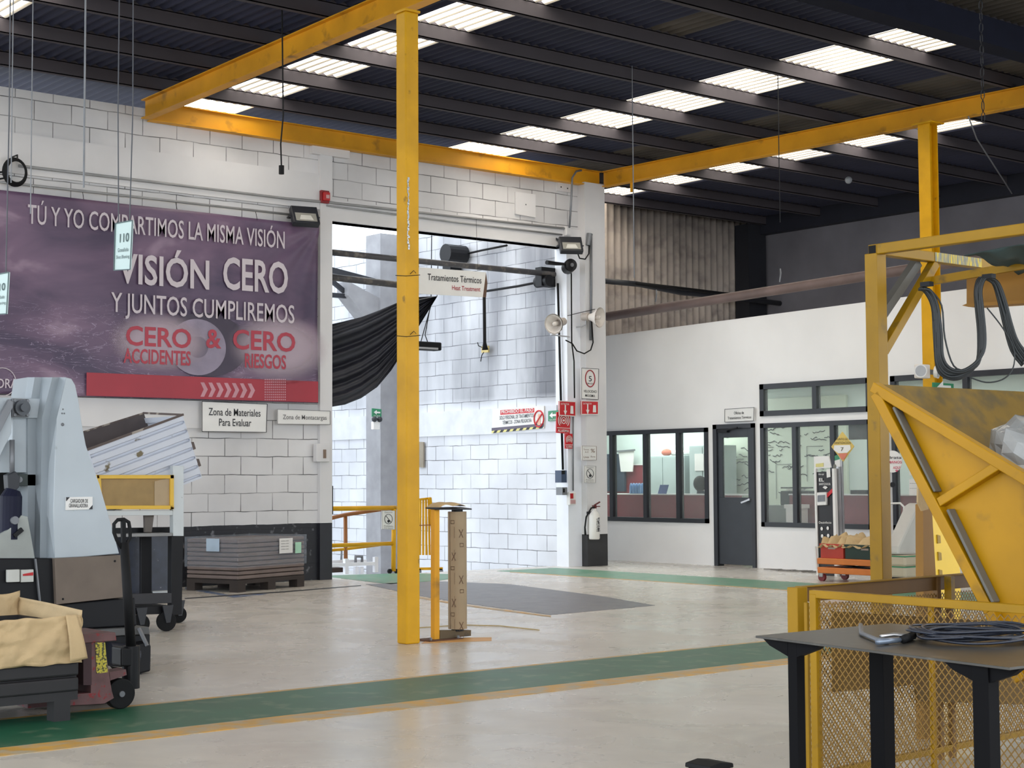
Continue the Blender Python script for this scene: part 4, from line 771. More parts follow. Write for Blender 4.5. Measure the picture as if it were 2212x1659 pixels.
# ---------------------------------------------------------------- roll stand beside the pole
Y_ = 11.3; t = thing('roll_stand', 'yellow steel stand with a swing arm holding a paper roll, beside the tall pole', 'stand', on(946, 1387, 1, Y_))
MB().bar(on(940, 1384, 1, Y_), on(940, 1098, 1, Y_), .056).build('upright', YELB, t, bevel=.004)
b0 = on(914, 1386, 1, Y_).x; b1 = on(985, 1386, 1, Y_).x; box('base_plate', (b0, Y_-.1, 0), (b1, Y_+.12, .012), mat('rusty_plate', (92, 62, 44), .8), t)
for x in (b0+.03, b1-.03): MB().cyl((x, Y_-.07, .012), (x, Y_-.07, .035), .012, n=6).build('bolt', GREY, t)
rx = on(988, 1230, 1, Y_).x; za = on(960, 1370, 1, Y_).z; zt_ = on(988, 1100, 1, Y_).z
MB().prism([V((on(946, 1363, 1, Y_).x, Y_-.03, za-.035)), V((on(1013, 1363, 1, Y_).x, Y_-.03, za-.03)), V((on(1013, 1363, 1, Y_).x, Y_-.03, za+.02)), V((on(946, 1363, 1, Y_).x, Y_-.03, za+.04))], (0, .06, 0)).build('lower_arm', mat('brown_worn_steel', (92, 76, 50), .6, c2=(50, 44, 40)), t)
MB().prism([V((on(950, 1383, 1, Y_).x, Y_-.02, .013)), V((on(962, 1383, 1, Y_).x, Y_-.02, .013)), V((on(962, 1375, 1, Y_).x, Y_-.02, za-.03)), V((on(947, 1370, 1, Y_).x, Y_-.02, za-.03))], (0, .04, 0)).build('gusset', BLK, t)
zc0 = on(988, 1358, 1, Y_).z; zc1 = on(988, 1105, 1, Y_).z; rr3 = .082
MB().cyl((rx, Y_, za+.02), (rx, Y_, zc0), .055).build('lower_spindle', BLK, t); MB().cyl((rx, Y_, zc1), (rx, Y_, zc1+.025), .05).build('upper_spindle', BLK, t)
MB().prism([V((on(931, 1098, 1, Y_).x, Y_-.08, zt_)), V((on(1007, 1100, 1, Y_).x, Y_-.08, zt_-.005)), V((on(1007, 1100, 1, Y_).x, Y_+.08, zt_+.01)), V((on(931, 1098, 1, Y_).x, Y_+.08, zt_+.01))], (0, 0, .01)).build('top_plate', BLK, t)
tag(MB().grid(lambda u, v: V((on(936, 1095, 1, Y_).x+u*.28, Y_-.1+v*.2, zt_+.022+.05*sin(u*3.1)*sin(v*2+.4)+.01*sin(u*9))), 10, 6).build('paper_scrap', KRAFT, smooth=True, solid=.001), 'crumpled brown paper scrap lying on top of the roll stand', 'paper')
t = thing('paper_roll', 'tall roll of printed brown paper standing upright in the roll stand', 'paper roll', (rx, Y_, zc0))
MB().cyl((rx, Y_, zc0), (rx, Y_, zc1), rr3, n=40).build('roll', KRAFT2, t, smooth=False)
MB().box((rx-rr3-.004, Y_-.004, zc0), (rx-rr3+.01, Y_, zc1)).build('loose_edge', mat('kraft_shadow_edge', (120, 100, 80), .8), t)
PR = mat('brown_print', (104, 80, 62), .7); mb = MB(); vd = -V((rx, Y_, 0)).normalized(); sd = V((vd.y, -vd.x, 0))*-1
def rollpt(a, z): return V((rx, Y_, z))+(vd*cos(a)+sd*sin(a))*(rr3+.0015)
for k in range(6):
    z = zc1-.09-k*.2; a = radians(-30 if k % 2 == 0 else 28)
    pts = [rollpt(a+da, z+dz) for da, dz in ((-.2, -.014), (.2, -.014), (.2, .014), (-.2, .014))]; mb.tube(pts, .0035, 4, closed=True)
    a2 = -a; z2 = z-.02-.08
    if k < 6:
        for s1, s2 in ((-1, 1), (1, -1)): mb.tube([rollpt(a2*.8-.22*s1, z2+.035), rollpt(a2*.8, z2), rollpt(a2*.8+.22*s1, z2-.035*1)], .0035, 4)
        mb.tube([rollpt(-.3, z-.04), rollpt(-.3, z-.14)], .0016, 4)
mb.build('printed_marks', PR, t)
cable('floor_strap', 'thin yellowish strap lying on the floor behind the roll stand', ZP([(905, 1356), (1000, 1350), (1080, 1352), (1165, 1361)], .006), .005, mat('straw_cord', (180, 156, 104), .7), 'strap', 5)

# ---------------------------------------------------------------- grey loading machine at the left
YM = 10.9; t = thing('blasting_loader', 'tall grey steel bin loader machine with black base at the left edge', 'machine', (4.9, YM, 0))
def mp_(nm, pts, y, d, m, bevel=.004, par=None, **k): return MB().prism(YP(pts, y), (0, d, 0)).build(nm, m, par or t, bevel, **k)
mp_('side_panel', [(143, 815), (155, 818), (163, 832), (170, 866), (177, 915), (186, 962), (200, 1005), (215, 1045), (238, 1125), (258, 1196), (180, 1203), (118, 1206), (115, 1110), (118, 1000), (122, 905)], YM, .9, MACH, .006)
# folded channel column: flats and slanted webs between y levels
lev = [(815, (60, 75, 91, 113, 128, 143)), (903, (46, 60, 78, 91, 106, 122)), (1120, (46, 60, 76, 87, 101, 117)), (1207, (46, 60, 75, 86, 101, 118)), (1352, (46, 60, 74, 86, 104, 122))]
offs = (.26, .26, .17, .17, .085, 0.0); offs = (.30, .22, .22, .11, .11, 0)
fm = MB()
for (ya, xa), (yb, xb) in zip(lev[:3], lev[1:4]):
    for i in range(5):
        a = on(xa[i], ya, 1, YM+offs[i]); b = on(xa[i+1], ya, 1, YM+offs[i+1]); c = on(xb[i+1], yb, 1, YM+offs[i+1]); d_ = on(xb[i], yb, 1, YM+offs[i])
        fm.prism([a, b, c, d_], (.02, .3, 0))
fm.build('folded_column', mat('machine_column_grey', (146, 154, 160), .35, var=.08, scale=2), t)
for P_, w_ in (([(118, 1206), (262, 1199), (268, 1290), (122, 1306)], 0),): mp_('brown_panel', P_, YM-.02, .5, BROWNP)
MB().sph(on(248, 1212, 1, YM-.02), .008, 6).build('screw', BLK, t); MB().sph(on(136, 1294, 1, YM-.02), .008, 6).build('screw', BLK, t)
mp_('base', [(-20, 1206), (118, 1206), (122, 1306), (292, 1290), (296, 1352), (120, 1362), (-20, 1362)], YM+.02, .85, BLK, .01)
mp_('skid_rail', [(172, 1362), (322, 1354), (324, 1370), (172, 1378)], YM-.05, .3, mat('dusty_dark_steel', (84, 84, 84), .6, var=.15), .006)
mp_('skid_plate', [(172, 1378), (324, 1370), (324, 1392), (172, 1420)], YM, .25, BLK)
mp_('floor_foot', [(180, 1400), (215, 1400), (215, 1466), (180, 1467)], YM, .2, BLK); mp_('floor_foot', [(-20, 1360), (60, 1360), (60, 1470), (-20, 1470)], YM+.1, .5, BLK)
mp_('gear_motor', [(291, 1394), (322, 1386), (327, 1396), (326, 1450), (296, 1457), (290, 1440)], YM-.12, .22, BLK, .012)
MB().cyl(on(232, 1412, 1, YM-.05), on(293, 1418, 1, YM-.05), .085, n=20).build('motor_drum', mat('blue_black_motor', (34, 36, 46), .5), t)
MB().bar(on(300, 1357, 1, YM-.06), on(318, 1395, 1, YM-.13), .02).build('stay', GREY, t); mp_('toe_plate', [(262, 1443), (300, 1452), (312, 1459), (280, 1461)], YM-.12, .2, BLK)
mp_('box_panel', [(28, 902), (82, 902), (78, 1021), (25, 1021)], YM+.24, .2, MACH)
mp_('top_flange', [(-20, 858), (90, 861), (88, 903), (-20, 903)], YM+.20, .25, MACH)
mp_('painted_void_shade', [(-20, 1021), (79, 1021), (80, 1207), (-20, 1207)], YM+.4, .1, mat('painted_void_black', (12, 12, 14), .9))  # black backing sheet, the shade of the open void put into its colour
mp_('cross_member', [(30, 1024), (78, 1024), (78, 1050), (30, 1050)], YM+.22, .1, mat('dark_green_steel', (58, 66, 64), .5))
MB().cyl(on(42, 1036, 1, YM+.2), on(42, 1036, 1, YM+.24), .022).build('pin', GREY, t)
c = on(45, 881, 1, YM+.16); b = MB().prism([c+V((-.062, 0, -.065)), c+V((.062, 0, -.065)), c+V((.062, 0, .065)), c+V((-.062, 0, .065))], (0, .04, 0)).build('bearing_plate', GREY, t, .006)
mb = MB().cyl(c+V((0, -.04, 0)), c, .055).cyl(c+V((0, -.07, 0)), c+V((0, -.04, 0)), .028)
mb.build('bearing_hub', mat('dark_grey_hub', (70, 74, 80), .4), t)
for a_ in (-1, 1):
    for b_ in (-1, 1): MB().cyl(c+V((.047*a_, -.015, .05*b_)), c+V((.047*a_, 0, .05*b_)), .012, n=6).build('bolt', GREY, t)
mp_('lift_arm', [(-20, 862), (24, 866), (25, 935), (0, 985), (-20, 1000)], YM+.12, .05, MACH); mp_('lift_link', [(-20, 935), (20, 862), (28, 868), (28, 880), (-20, 975)], YM+.06, .04, GREY)
mp_('left_panel', [(-20, 985), (22, 950), (20, 1021), (-20, 1021)], YM+.2, .05, MACH)
MB().cyl(on(26, 950, 1, YM+.14), on(26, 1035, 1, YM+.14), .018).build('piston_rod', GREY, t, smooth=True)
MB().prism(YP([(16, 1026), (34, 1018), (44, 1030), (42, 1052), (30, 1064), (18, 1056)], YM+.1), (0, .08, 0)).build('clevis', DARK, t, .005)
MB().tube([on(28, 1058, 1, YM+.12), on(24, 1072, 1, YM+.12), on(22, 1165, 1, YM+.12)], [.05, .075, .075], 18).build('hydraulic_barrel', mat('navy_enamel', (22, 24, 44), .55, spec=.2), t, smooth=False)
mp_('lever_plate', [(-20, 1165), (20, 1143), (47, 1113), (60, 1116), (76, 1207), (-20, 1210)], YM+.05, .03, mat('pale_grey_plate', (150, 154, 150), .5))
c = on(33, 1124, 1, YM+.03); MB().cyl(c, c+V((0, .03, 0)), .028).build('pivot', GREY, t); MB().bar(on(30, 1158, 1, YM+.04), on(48, 1143, 1, YM+.04), .03, .02, up=(0, 1, 0)).build('slot', BLK, t)
MB().bar(on(76, 1207, 1, YM), on(86, 1300, 1, YM), .01, .02).build('edge_strip', GREY, t)
for x0, x1 in ((16, 43), (46, 73)): mp_('label_box', [(x0, 1231), (x1, 1230), (x1, 1257), (x0, 1258)], YM-.02, .03, mat('dull_white', (190, 190, 184), .6))
MB().prism(YP([(50, 1240), (72, 1236), (72, 1243), (50, 1244)], YM-.025), (0, .004, 0)).build('red_mark', RED, t)
# nameplate on the machine
pl = MB().prism(YP([(143, 1074), (200, 1073), (200, 1100), (142, 1102)], YM-.012), (0, .01, 0)).build('name_plate', SIGNW, t)
mb = MB()
def lt(mb, s, x0, y0, x1, y1, cap, y, off=.01): txt(mb, s, on(x0, y0, 1, y), on(x1, y1, 1, y), cap, off=off)
lt(mb, 'CARGADOR DE', 152, 1086, 190, 1086, .026, YM-.015); lt(mb, 'GRANALLADORA', 149, 1096, 190, 1096, .026, YM-.015); mb.build('lettering', INK, pl)
MB().prism(YP([(143, 1074), (151, 1074), (143, 1083)], YM-.014), (0, .002, 0)).prism(YP([(200, 1100), (192, 1100), (200, 1091)], YM-.014), (0, .002, 0)).build('black_corner', INK, pl)
for x, y in ((136, 884), (134, 893), (139, 893), (135, 917)): MB().sph(on(x, y, 1, YM), .006 if y < 900 else .012, 6).build('rivet', GREY, t)

# ---------------------------------------------------------------- pallet truck carrying a lined crate
YT = 9.15; t = thing('pallet_truck', 'worn red pallet truck with black handle and wheels in front of the grey machine', 'pallet truck', (4.45, YT, 0))
TR_ = mat('worn_red_steel', (98, 68, 68), .6, var=.2, scale=12, c2=(130, 36, 40), thr=(.6, .66))
MB().prism(YP([(197, 1384), (226, 1384), (238, 1468), (243, 1497), (196, 1500)], YT), (0, .4, 0)).build('frame', TR_, t, .005)
MB().prism(YP([(180, 1370), (250, 1366), (252, 1384), (180, 1390)], YT-.01), (0, .42, 0)).build('head_beam', TR_, t, .005)
MB().prism([on(180, 1384, 1, YT), on(198, 1384, 1, YT), on(198, 1480, 1, YT), on(180, 1480, 1, YT)], (0, .4, 0)).build('fork_root', mat('dark_maroon_steel', (60, 34, 38), .6), t)
MB().prism(YP([(206, 1388), (227, 1388), (233, 1452), (209, 1455)], YT-.004), (0, .003, 0)).build('yellow_sticker', mat('scratched_yellow_sticker', (186, 172, 60), .5, c2=(70, 70, 40), scale=30, thr=(.5, .55)), t)
MB().prism(YP([(150, 1500), (242, 1494), (246, 1508), (225, 1520), (150, 1524)], YT), (0, .16, 0)).prism(YP([(60, 1510), (242, 1500), (242, 1515), (60, 1530)], YT+.42), (0, .16, 0)).build('fork', TR_, t)
MB().prism(YP([(236, 1452), (272, 1446), (274, 1458), (238, 1470)], YT+.05), (0, .12, 0)).build('axle_arm', TR_, t)
c = on(258, 1499, 1, YT+.1); c.z = .095
MB().cyl(c+V((0, -.03, 0)), c+V((0, .03, 0)), .092, n=32).build('wheel', BLKR, t, .008); MB().cyl(c+V((0, -.04, 0)), c+V((0, -.03, 0)), .018).build('hub', GREY, t)
c = c+V((.02, .28, 0)); MB().cyl(c+V((0, -.03, 0)), c+V((0, .03, 0)), .092, n=32).build('wheel', BLKR, t, .008)
for dy in (0, .42): c = on(210, 1515, 1, YT+.05+dy); MB().cyl((c.x-1.0, c.y-.03, .045), (c.x-1.0, c.y+.03, .045), .045, n=20).build('fork_roller', BLKR, t)
YH = YT+.3; hb = on(283, 1400, 1, YH)
MB().tube([hb, on(268, 1172, 1, YH)], [.032, .028], 10).build('handle_shaft', BLKR, t, smooth=True)
MB().tube(YP([(268, 1192), (252, 1166), (246, 1150), (246, 1132), (254, 1123), (268, 1122), (278, 1128), (281, 1145), (281, 1160), (272, 1178), (268, 1192)], YH), .012, 8).build('handle_loop', BLKR, t, smooth=True); MB().bar(on(266, 1124, 1, YH), on(267, 1190, 1, YH), .025).build('handle_grip', BLKR, t)
MB().cyl(on(283, 1400, 1, YH)-V((0, 0, .25)), on(283, 1395, 1, YH), .055).build('pump_column', BLK, t); MB().prism(YP([(262, 1400), (300, 1400), (296, 1440), (262, 1440)], YH-.05), (0, .14, 0)).build('pump_body', BLK, t, .01)
t = thing('lined_crate', 'black crate lined with crumpled brown paper, riding on the pallet truck', 'crate', (3.8, 9.1, .12))
xr = on(168, 1500, 1, 9.0).x; xl = 3.3
DKC = mat('dark_crate_steel', (34, 32, 34), .6, var=.15)
z0 = .12; box('floor', (xl, 9.0, z0), (xr, 9.85, z0+.05), DKC, t)
for k, (za_, zb_) in enumerate(((.17, .25), (.26, .34))):
    box('front_rib', (xl, 8.985, za_), (xr, 9.02, zb_), DKC, t, bevel=.012)
box('front_wall', (xl, 9.02, z0), (xr, 9.05, .56), DKC, t); box('back_wall', (xl, 9.82, z0), (xr, 9.85, .56), DKC, t); box('end_wall', (xl, 9.05, z0), (xl+.03, 9.82, .56), DKC, t); box('end_wall', (xr-.03, 9.05, z0), (xr, 9.82, .56), DKC, t)
for x in (3.4, 3.97): box('skid', (x, 9.0, 0), (x+.1, 9.1, .12), DKC, t)
PAP = mat('kraft_liner', (190, 164, 124), .75, var=.06, scale=7, bump=1.0)
xp = on(176, 1400, 1, 8.96).x; rnd = random.Random(4)
from mathutils import noise as NZ
def cr(u, v, s): return .022*NZ.noise(V((u*1.6, v*1.6, s)))+.012*NZ.noise(V((u*4, v*4, s+5)))
pm = MB(); zt0 = on(100, 1334, 1, 8.96).z; zb0 = on(100, 1437, 1, 8.96).z
pm.grid(lambda u, v: V((3.25+(xp-3.25)*u, 8.955+cr(u*4, v*2, 0), zb0+.008*NZ.noise(V((u*9, 0, 1)))+(zt0-zb0+.01*NZ.noise(V((u*3, 2, 1))))*v)), 60, 20)
pm.grid(lambda u, v: V((xp+cr(v*3, u, 2)*.6, 8.955+.92*u, zb0+.03+(zt0-zb0+.0+.03*u)*v)), 20, 16)
pm.grid(lambda u, v: V((3.25+(xp-3.25)*u, 9.87+cr(u*4, v*2, 3), zb0+.1+(zt0-zb0-.02+.045*sin(u*6+1)**2)*v)), 40, 12)
pm.build('paper_liner', PAP, t, smooth=True, solid=.002)
fl = MB().grid(lambda u, v: V((on(141+u*(24+v*14), 1332, 1, 8.94).x-.0+.02*v, 8.935-.02*sin(v*3)-.02*v*v, zt0+.01-(zt0-zb0+.0)*v*(1-.06*u))), 6, 14).build('paper_fold', PAP, t, smooth=True, solid=.002)

# ---------------------------------------------------------------- wheeled rack with yellow tray and tilted bin
YC = 13.7; t = thing('wheeled_rack', 'black wheeled rack with white upper posts and a yellow framed tray, behind the machine', 'rack', (7.2, YC, 0))
WR = mat('chipped_white_steel', (206, 212, 214), .5, var=.04, c2=(120, 110, 100), thr=(.66, .72))
for dy in (0, .8):
    mp_('upper_post', [(374, 1006), (397, 1006), (397, 1158), (374, 1158)], YC+dy, .07, WR); mp_('lower_post', [(371, 1158), (396, 1158), (393, 1327), (370, 1330)], YC+dy, .08, BLK)
    mp_('upper_post', [(206, 1040), (222, 1040), (222, 1158), (206, 1158)], YC+dy, .07, WR); mp_('lower_post', [(206, 1158), (228, 1158), (228, 1330), (206, 1330)], YC+dy, .08, BLK)
mp_('white_rail', [(206, 1103), (374, 1102), (374, 1113), (206, 1114)], YC+.01, .05, WR); mp_('dark_rail', [(222, 1141), (374, 1139), (374, 1152), (222, 1153)], YC+.2, .05, BLK)
mp_('strut', [(313, 1113), (333, 1113), (330, 1138), (328, 1150), (314, 1150)], YC+.1, .04, mat('grey_brown_strut', (104, 96, 90), .6)); mp_('shelf_edge', [(222, 1154), (372, 1151), (372, 1158), (222, 1161)], YC-.01, .8, mat('worn_edge', (140, 140, 140), .6))
mp_('back_panel', [(222, 1160), (372, 1158), (372, 1282), (222, 1288)], YC+.55, .03, mat('navy_panel', (48, 54, 70), .3, var=.3, scale=8, c2=(120, 124, 134), thr=(.66, .72)))
mp_('centre_strut', [(305, 1160), (328, 1160), (328, 1283), (305, 1283)], YC+.3, .04, BLK)
mp_('bottom_rail', [(222, 1284), (371, 1281), (371, 1303), (222, 1308)], YC, .05, mat('dusty_black', (50, 50, 54), .6)); mp_('bottom_rail', [(222, 1312), (371, 1308), (371, 1326), (222, 1330)], YC-.01, .85, BLK)
mp_('white_shelf', [(330, 1278), (371, 1276), (371, 1281), (330, 1283)], YC+.3, .1, WR)
for x, dy, r_ in ((359, -.02, .09), (385, .7, .08), (303, .0, .085), (240, .0, .085)):
    c = on(x, 1340, 1, YC+dy); c.z = r_; g = MB().cyl(c+V((-.01, -.025, 0)), c+V((.01, .025, 0)), r_, n=24).build('caster_wheel', BLKR, t, .006); MB().cyl(c+V((0, -.03, 0)), c+V((0, -.025, 0)), .02).build('hub', GREY, g) if 0 else None
    MB().prism([c+V((-.06, -.045, r_+.06)), c+V((.05, -.045, r_+.06)), c+V((.02, -.045, -.01)), c+V((-.02, -.045, -.01))], (0, .015, 0)).build('caster_bracket', DARK, t)
t = thing('yellow_tray', 'yellow framed tray lined with brown paper, seated in the wheeled rack under the bin', 'tray', (7.1, YC, 1.1))
YF = mat('bright_yellow_frame', (226, 182, 56), .4, var=.06, c2=(130, 110, 60), thr=(.68, .72))
for P_ in ([(209, 1026), (376, 1026), (376, 1034), (209, 1034)], [(212, 1092), (376, 1092), (376, 1100), (212, 1100)], [(209, 1026), (218, 1026), (222, 1100), (213, 1100)], [(368, 1026), (376, 1026), (376, 1100), (368, 1100)]): mp_('tray_frame', P_, YC-.03, .05, YF, .003, t)
mp_('paper_lining', [(216, 1032), (369, 1032), (369, 1094), (219, 1094)], YC-.005, .03, mat('brown_kraft_lining', (160, 132, 84), .6, bump=.6, scale=7), 0, t); mp_('paper_patch', [(334, 1040), (368, 1032), (368, 1094), (334, 1093)], YC-.012, .006, mat('pale_kraft_patch', (178, 156, 124), .7), 0, t)
mp_('tray_body', [(216, 1032), (369, 1032), (369, 1098), (219, 1098)], YC+.04, .7, mat('tray_dark', (90, 76, 50), .7), 0, t)
t = thing('tilted_bin', 'white corrugated steel bin tipped sideways on top of the wheeled rack', 'bin', (7.1, YC+.1, 1.5))
YB2 = YC+.06; a = on(190, 971, 1, YB2); b = on(394, 896, 1, YB2); u_ = (b-a); W_ = u_.length; u_ = u_/W_; v_ = V((u_.z, 0, -u_.x)); v_ = v_ if v_.z < 0 else -v_
Hb = .62; prof = []
nr = 7
for i in range(nr):
    z = Hb*i/nr; h_ = Hb/nr; prof += [(z, 0), (z+h_*.55, 0), (z+h_*.65, .03), (z+h_*.9, .03)]
prof.append((Hb, 0))
BW = mat('chipped_white_bin', (206, 210, 220), .5, var=.04, scale=3, c2=(110, 98, 70), thr=(.65, .7))
sh = V((.09, 0, 0))
def bp(s, h, y): return a+u_*s+v_*h+V((0, y, 0))
m_ = MB()
for (h0, y0), (h1, y1) in zip(prof, prof[1:]):
    m_.add([bp(0, h0, y0), bp(W_, h0, y0), bp(W_, h1, y1), bp(0, h1, y1)], [(0, 1, 2, 3)])
    m_.add([bp(W_-.03+y0, h0, 0), bp(W_-.03+y0, h0, .75), bp(W_-.03+y1, h1, .75), bp(W_-.03+y1, h1, 0)], [(0, 1, 2, 3)])
    m_.add([bp(0, h0, 0), bp(0, h0, .75), bp(0, h1, .75), bp(0, h1, 0)], [(0, 1, 2, 3)])
m_.build('corrugated_shell', BW, t, solid=.006)
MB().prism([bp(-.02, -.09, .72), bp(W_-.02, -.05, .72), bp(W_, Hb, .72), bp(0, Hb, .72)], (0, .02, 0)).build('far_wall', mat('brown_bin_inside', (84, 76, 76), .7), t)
MB().prism([bp(0, Hb-.01, 0), bp(W_, Hb-.01, 0), bp(W_, Hb-.01, .74), bp(0, Hb-.01, .74)], v_*.02).build('bottom', BW, t)
MB().bar(bp(-.01, 0, .0), bp(W_+.01, 0, .0), .02).bar(bp(0, 0, 0), bp(0, -.08, .72), .015).bar(bp(W_, 0, 0), bp(W_-.02, -.05, .72), .02).bar(bp(0, -.09, .72), bp(W_-.02, -.05, .72), .015).build('rim', mat('rusty_rim', (92, 80, 76), .7, c2=(160, 150, 140), thr=(.55, .6)), t)
for h_ in (.28, .45): MB().prism([bp(W_, h_, 0), bp(W_+.03, h_, 0), bp(W_+.03, h_+.07, 0), bp(W_, h_+.07, 0)], (0, .08, 0)).build('stacking_lug', mat('rusty_rim', (0, 0, 0)), t)

# ---------------------------------------------------------------- hanging cards, wires and chains
def card(x0, y0, x1, y1, D, lab):
    tl, tr_, br_, bl = dep(x0+3, y0+7, D+.05), dep(x1, y0, D-.05), dep(x1-5, y1-2, D-.05), dep(x0, y1, D+.05)
    nrm = (tr_-tl).cross(tl-bl).normalized(); nrm = nrm if nrm.dot(CAM-tl) > 0 else -nrm
    sg, q = sign('hanging_card', lab, [tl, tr_, br_, bl], mat('pale_green_card', (188, 208, 206), .4, var=.03), -nrm*.006, [('110', .3, .84, .42, .18, .012), ('Granallado', .2, .84, .62, .08, 0), ('Shot Blasting', .12, .92, .76, .07, 0)], mat('teal_print', (40, 70, 72), .5), 'card', 'hanging cards numbered 110', border=.006, bm=mat('card_edge', (70, 90, 92), .5))
    for u, xx in ((.2, x0+8), (.85, x1)): MB().tube([q(u, 0), dep(xx, 240, D), dep(xx-2, -60, D) if 0 else V((q(u, 0).x, q(u, 0).y, 6.45))], .004, 5).build('hanging_chain', mat('dull_chain', (70, 72, 78), .5, metal=.3), sg)
card(247, 476, 287, 584, 10, 'pale green hanging card numbered 110 in front of the banner words')
card(-22, 588, 20, 680, 9.6, 'pale green hanging card numbered 110 cut off by the left edge')
def wire(x, y0, y1, D, r, lab, nm='hanging_wire', m=None, cat='wire', extra=None):
    b_ = dep(x, y1, D); tp = V((b_.x, b_.y, 6.45)); mb = MB().tube([tp, b_], r, 5); return tag(mb.build(nm, m or GREY), lab, cat)
wire(66, 0, 462, 11, .004, 'thin hanging wire left of the banner headline'); wire(24, 0, 395, 11, .004, 'thin hanging wire at the far left above the cable coil'); wire(181, 0, 405, 11, .007, 'short hanging rod ending just above the banner', 'hanging_rod', cat='rod')
D_ = 17; b_ = dep(608, 372, D_); t = thing('pendant_socket', 'black cord with a socket hanging in front of the block wall', 'pendant', b_)
MB().tube([b_+V((0, 0, .05)), b_+V((-.01, 0, .3)), b_+V((.02, 0, .6)), V((b_.x, b_.y, 6.46))], .009, 6).build('cord', BLKR, t); MB().cyl(b_-V((0, 0, .02)), b_+V((0, 0, .07)), .028).build('socket', BLKR, t)
wire(1685, 330, 480, 20, .006, 'thin wire hanging from the roof in front of the dark far wall', m=BLK)
wire(1370, 380, 600, 19.8, .007, 'grey wire hanging in front of the corrugated wall'); 
D_ = 9.5; p_ = dep(2124, 262, D_); mb = MB(); tp = V((p_.x, p_.y, 6.4)); n_ = 44
for i in range(n_):
    z = p_.z+(tp.z-p_.z)*i/n_; dz = (tp.z-p_.z)/n_*.75; o_ = V((.011, 0, 0)) if i % 2 else V((0, .011, 0)); c = V((p_.x, p_.y, z+dz/2)); mb.tube([c+V((0, 0, -dz*.7)), c-V((0, 0, dz*.3))+o_, c+V((0, 0, dz*.3))+o_, c+V((0, 0, dz*.7)), c+V((0, 0, dz*.3))-o_, c-V((0, 0, dz*.3))-o_], .0035, 4, closed=True)
tag(mb.build('hanging_chain', BLK), 'black link chain hanging in front of the right roof beam', 'chain')
cable('slack_cord', 'slanting cord tied to the right roof beam beside the post', [on(2092, 252, 0, 17.7), on(2110, 300, 0, 18.5), on(2186, 418, 0, 21)], .01, GREY, 'cord')
mb = MB().sph(on(1833, 389, 2, 6.2), .06, 8); tag(mb.build('ceiling_sensor', mat('grey_plastic', (140, 144, 150), .5), smooth=True), 'small round grey fitting on the dark roof beyond the right beam', 'sensor')

# ---------------------------------------------------------------- pipes over the office
tag(MB().tube([on(1312, 684, 0, 18.45), on(1560, 645, 0, 18.45), V((18.45, 9, on(1970, 580, 0, 18.45).z+.12))], .075, 16).build('ceiling_pipe', mat('brown_dusty_pipe', (108, 90, 86), .55, var=.2, scale=2), smooth=True), 'thick brown pipe running above the office front towards the right', 'pipe')
t = thing('pipe_hanger', 'pair of pipe hooks holding the brown pipe above the office', 'hooks', (18.5, 16, 4.2))
for x, y in ((1416, 655), (1684, 612), (1878, 582)): p_ = on(x, y, 0, 18.45); MB().tube([p_+V((0, 0, .02)), p_+V((.01, -.02, .15)), p_+V((.02, 0, .22))], .012, 5).build('hook', GREY, t)
tp_ = thing('ceiling_pipe', 'dark pipe with sagging black cable crossing in front of the corrugated wall', 'pipe', (20, 20.9, 4.5))
MB().tube([on(x, y, 1, 20.9) for x, y in ((1285, 605), (1380, 614), (1470, 632), (1560, 640))]+[V((24.0, 20.9, 4.75))], .05, 10).build('pipe', DARK, tp_, smooth=True)
MB().tube([on(x, y, 1, 20.7) for x, y in ((1375, 612), (1480, 624), (1560, 634), (1640, 640))], .03, 8).build('sagging_cable', BLKR, tp_, smooth=True)
MBp = MB().sph(on(1840, 650, 0, 18.3), .03, 6)

# ---------------------------------------------------------------- things along the office front
t = thing('hand_sanitizer_stand', 'tall black and white hand sanitizer stand by the office window', 'stand', (17.9, 14.8, 0))
# stand faces the camera side
def SP(x, y, X=17.9): return on(x, y, 0, X)
MB().prism([SP(1761, 1020), SP(1799, 1018), SP(1806, 1255), SP(1768, 1258)], (.03, 0, 0)).build('front_panel', mat('stand_black', (30, 28, 30), .4), t)
for x0, x1, x2, x3 in ((1758, 1762, 1768, 1764), (1797, 1802, 1809, 1803)): MB().prism([SP(x0, 1012, 17.88), SP(x1, 1012, 17.88), SP(x2, 1256, 17.88), SP(x3, 1256, 17.88)], (.05, 0, 0)).build('side_frame', SIGNW, t)
MB().prism([SP(1806, 1008, 17.95), SP(1811, 1008, 17.95), SP(1818, 1256, 17.95), SP(1812, 1256, 17.95)], (.04, 0, 0)).build('rear_post', CHROME, t)
MB().prism([SP(1758, 986), SP(1790, 985), SP(1795, 1010), SP(1759, 1013)], (.02, 0, 0)).build('header_card', SIGNW, t); MB().prism([SP(1762, 1002, 17.89), SP(1778, 1000, 17.89), SP(1778, 1008, 17.89), SP(1762, 1009, 17.89)], (.01, 0, 0)).build('yellow_print', mat('pale_yellow', (0, 0, 0)), t)
MB().prism([SP(1764, 1064, 17.86), SP(1784, 1063, 17.86), SP(1784, 1091, 17.86), SP(1765, 1092, 17.86)], (.04, 0, 0)).build('dispenser', SIGNW, t, .005); MB().prism([SP(1766, 1070, 17.855), SP(1782, 1069, 17.855), SP(1782, 1083, 17.855), SP(1766, 1084, 17.855)], (.005, 0, 0)).build('dispenser_window', GREY, t)
MB().prism([SP(1782, 1070, 17.885), SP(1798, 1055, 17.885), SP(1798, 1064, 17.885), SP(1784, 1078, 17.885)], (.003, 0, 0)).build('red_stripe', SREDM, t)
mb = MB()
def xt(mb, s, x0, y, x1, cap, X, off=.005): txt(mb, s, SP(x0, y, X), SP(x1, y, X), cap, off=off)
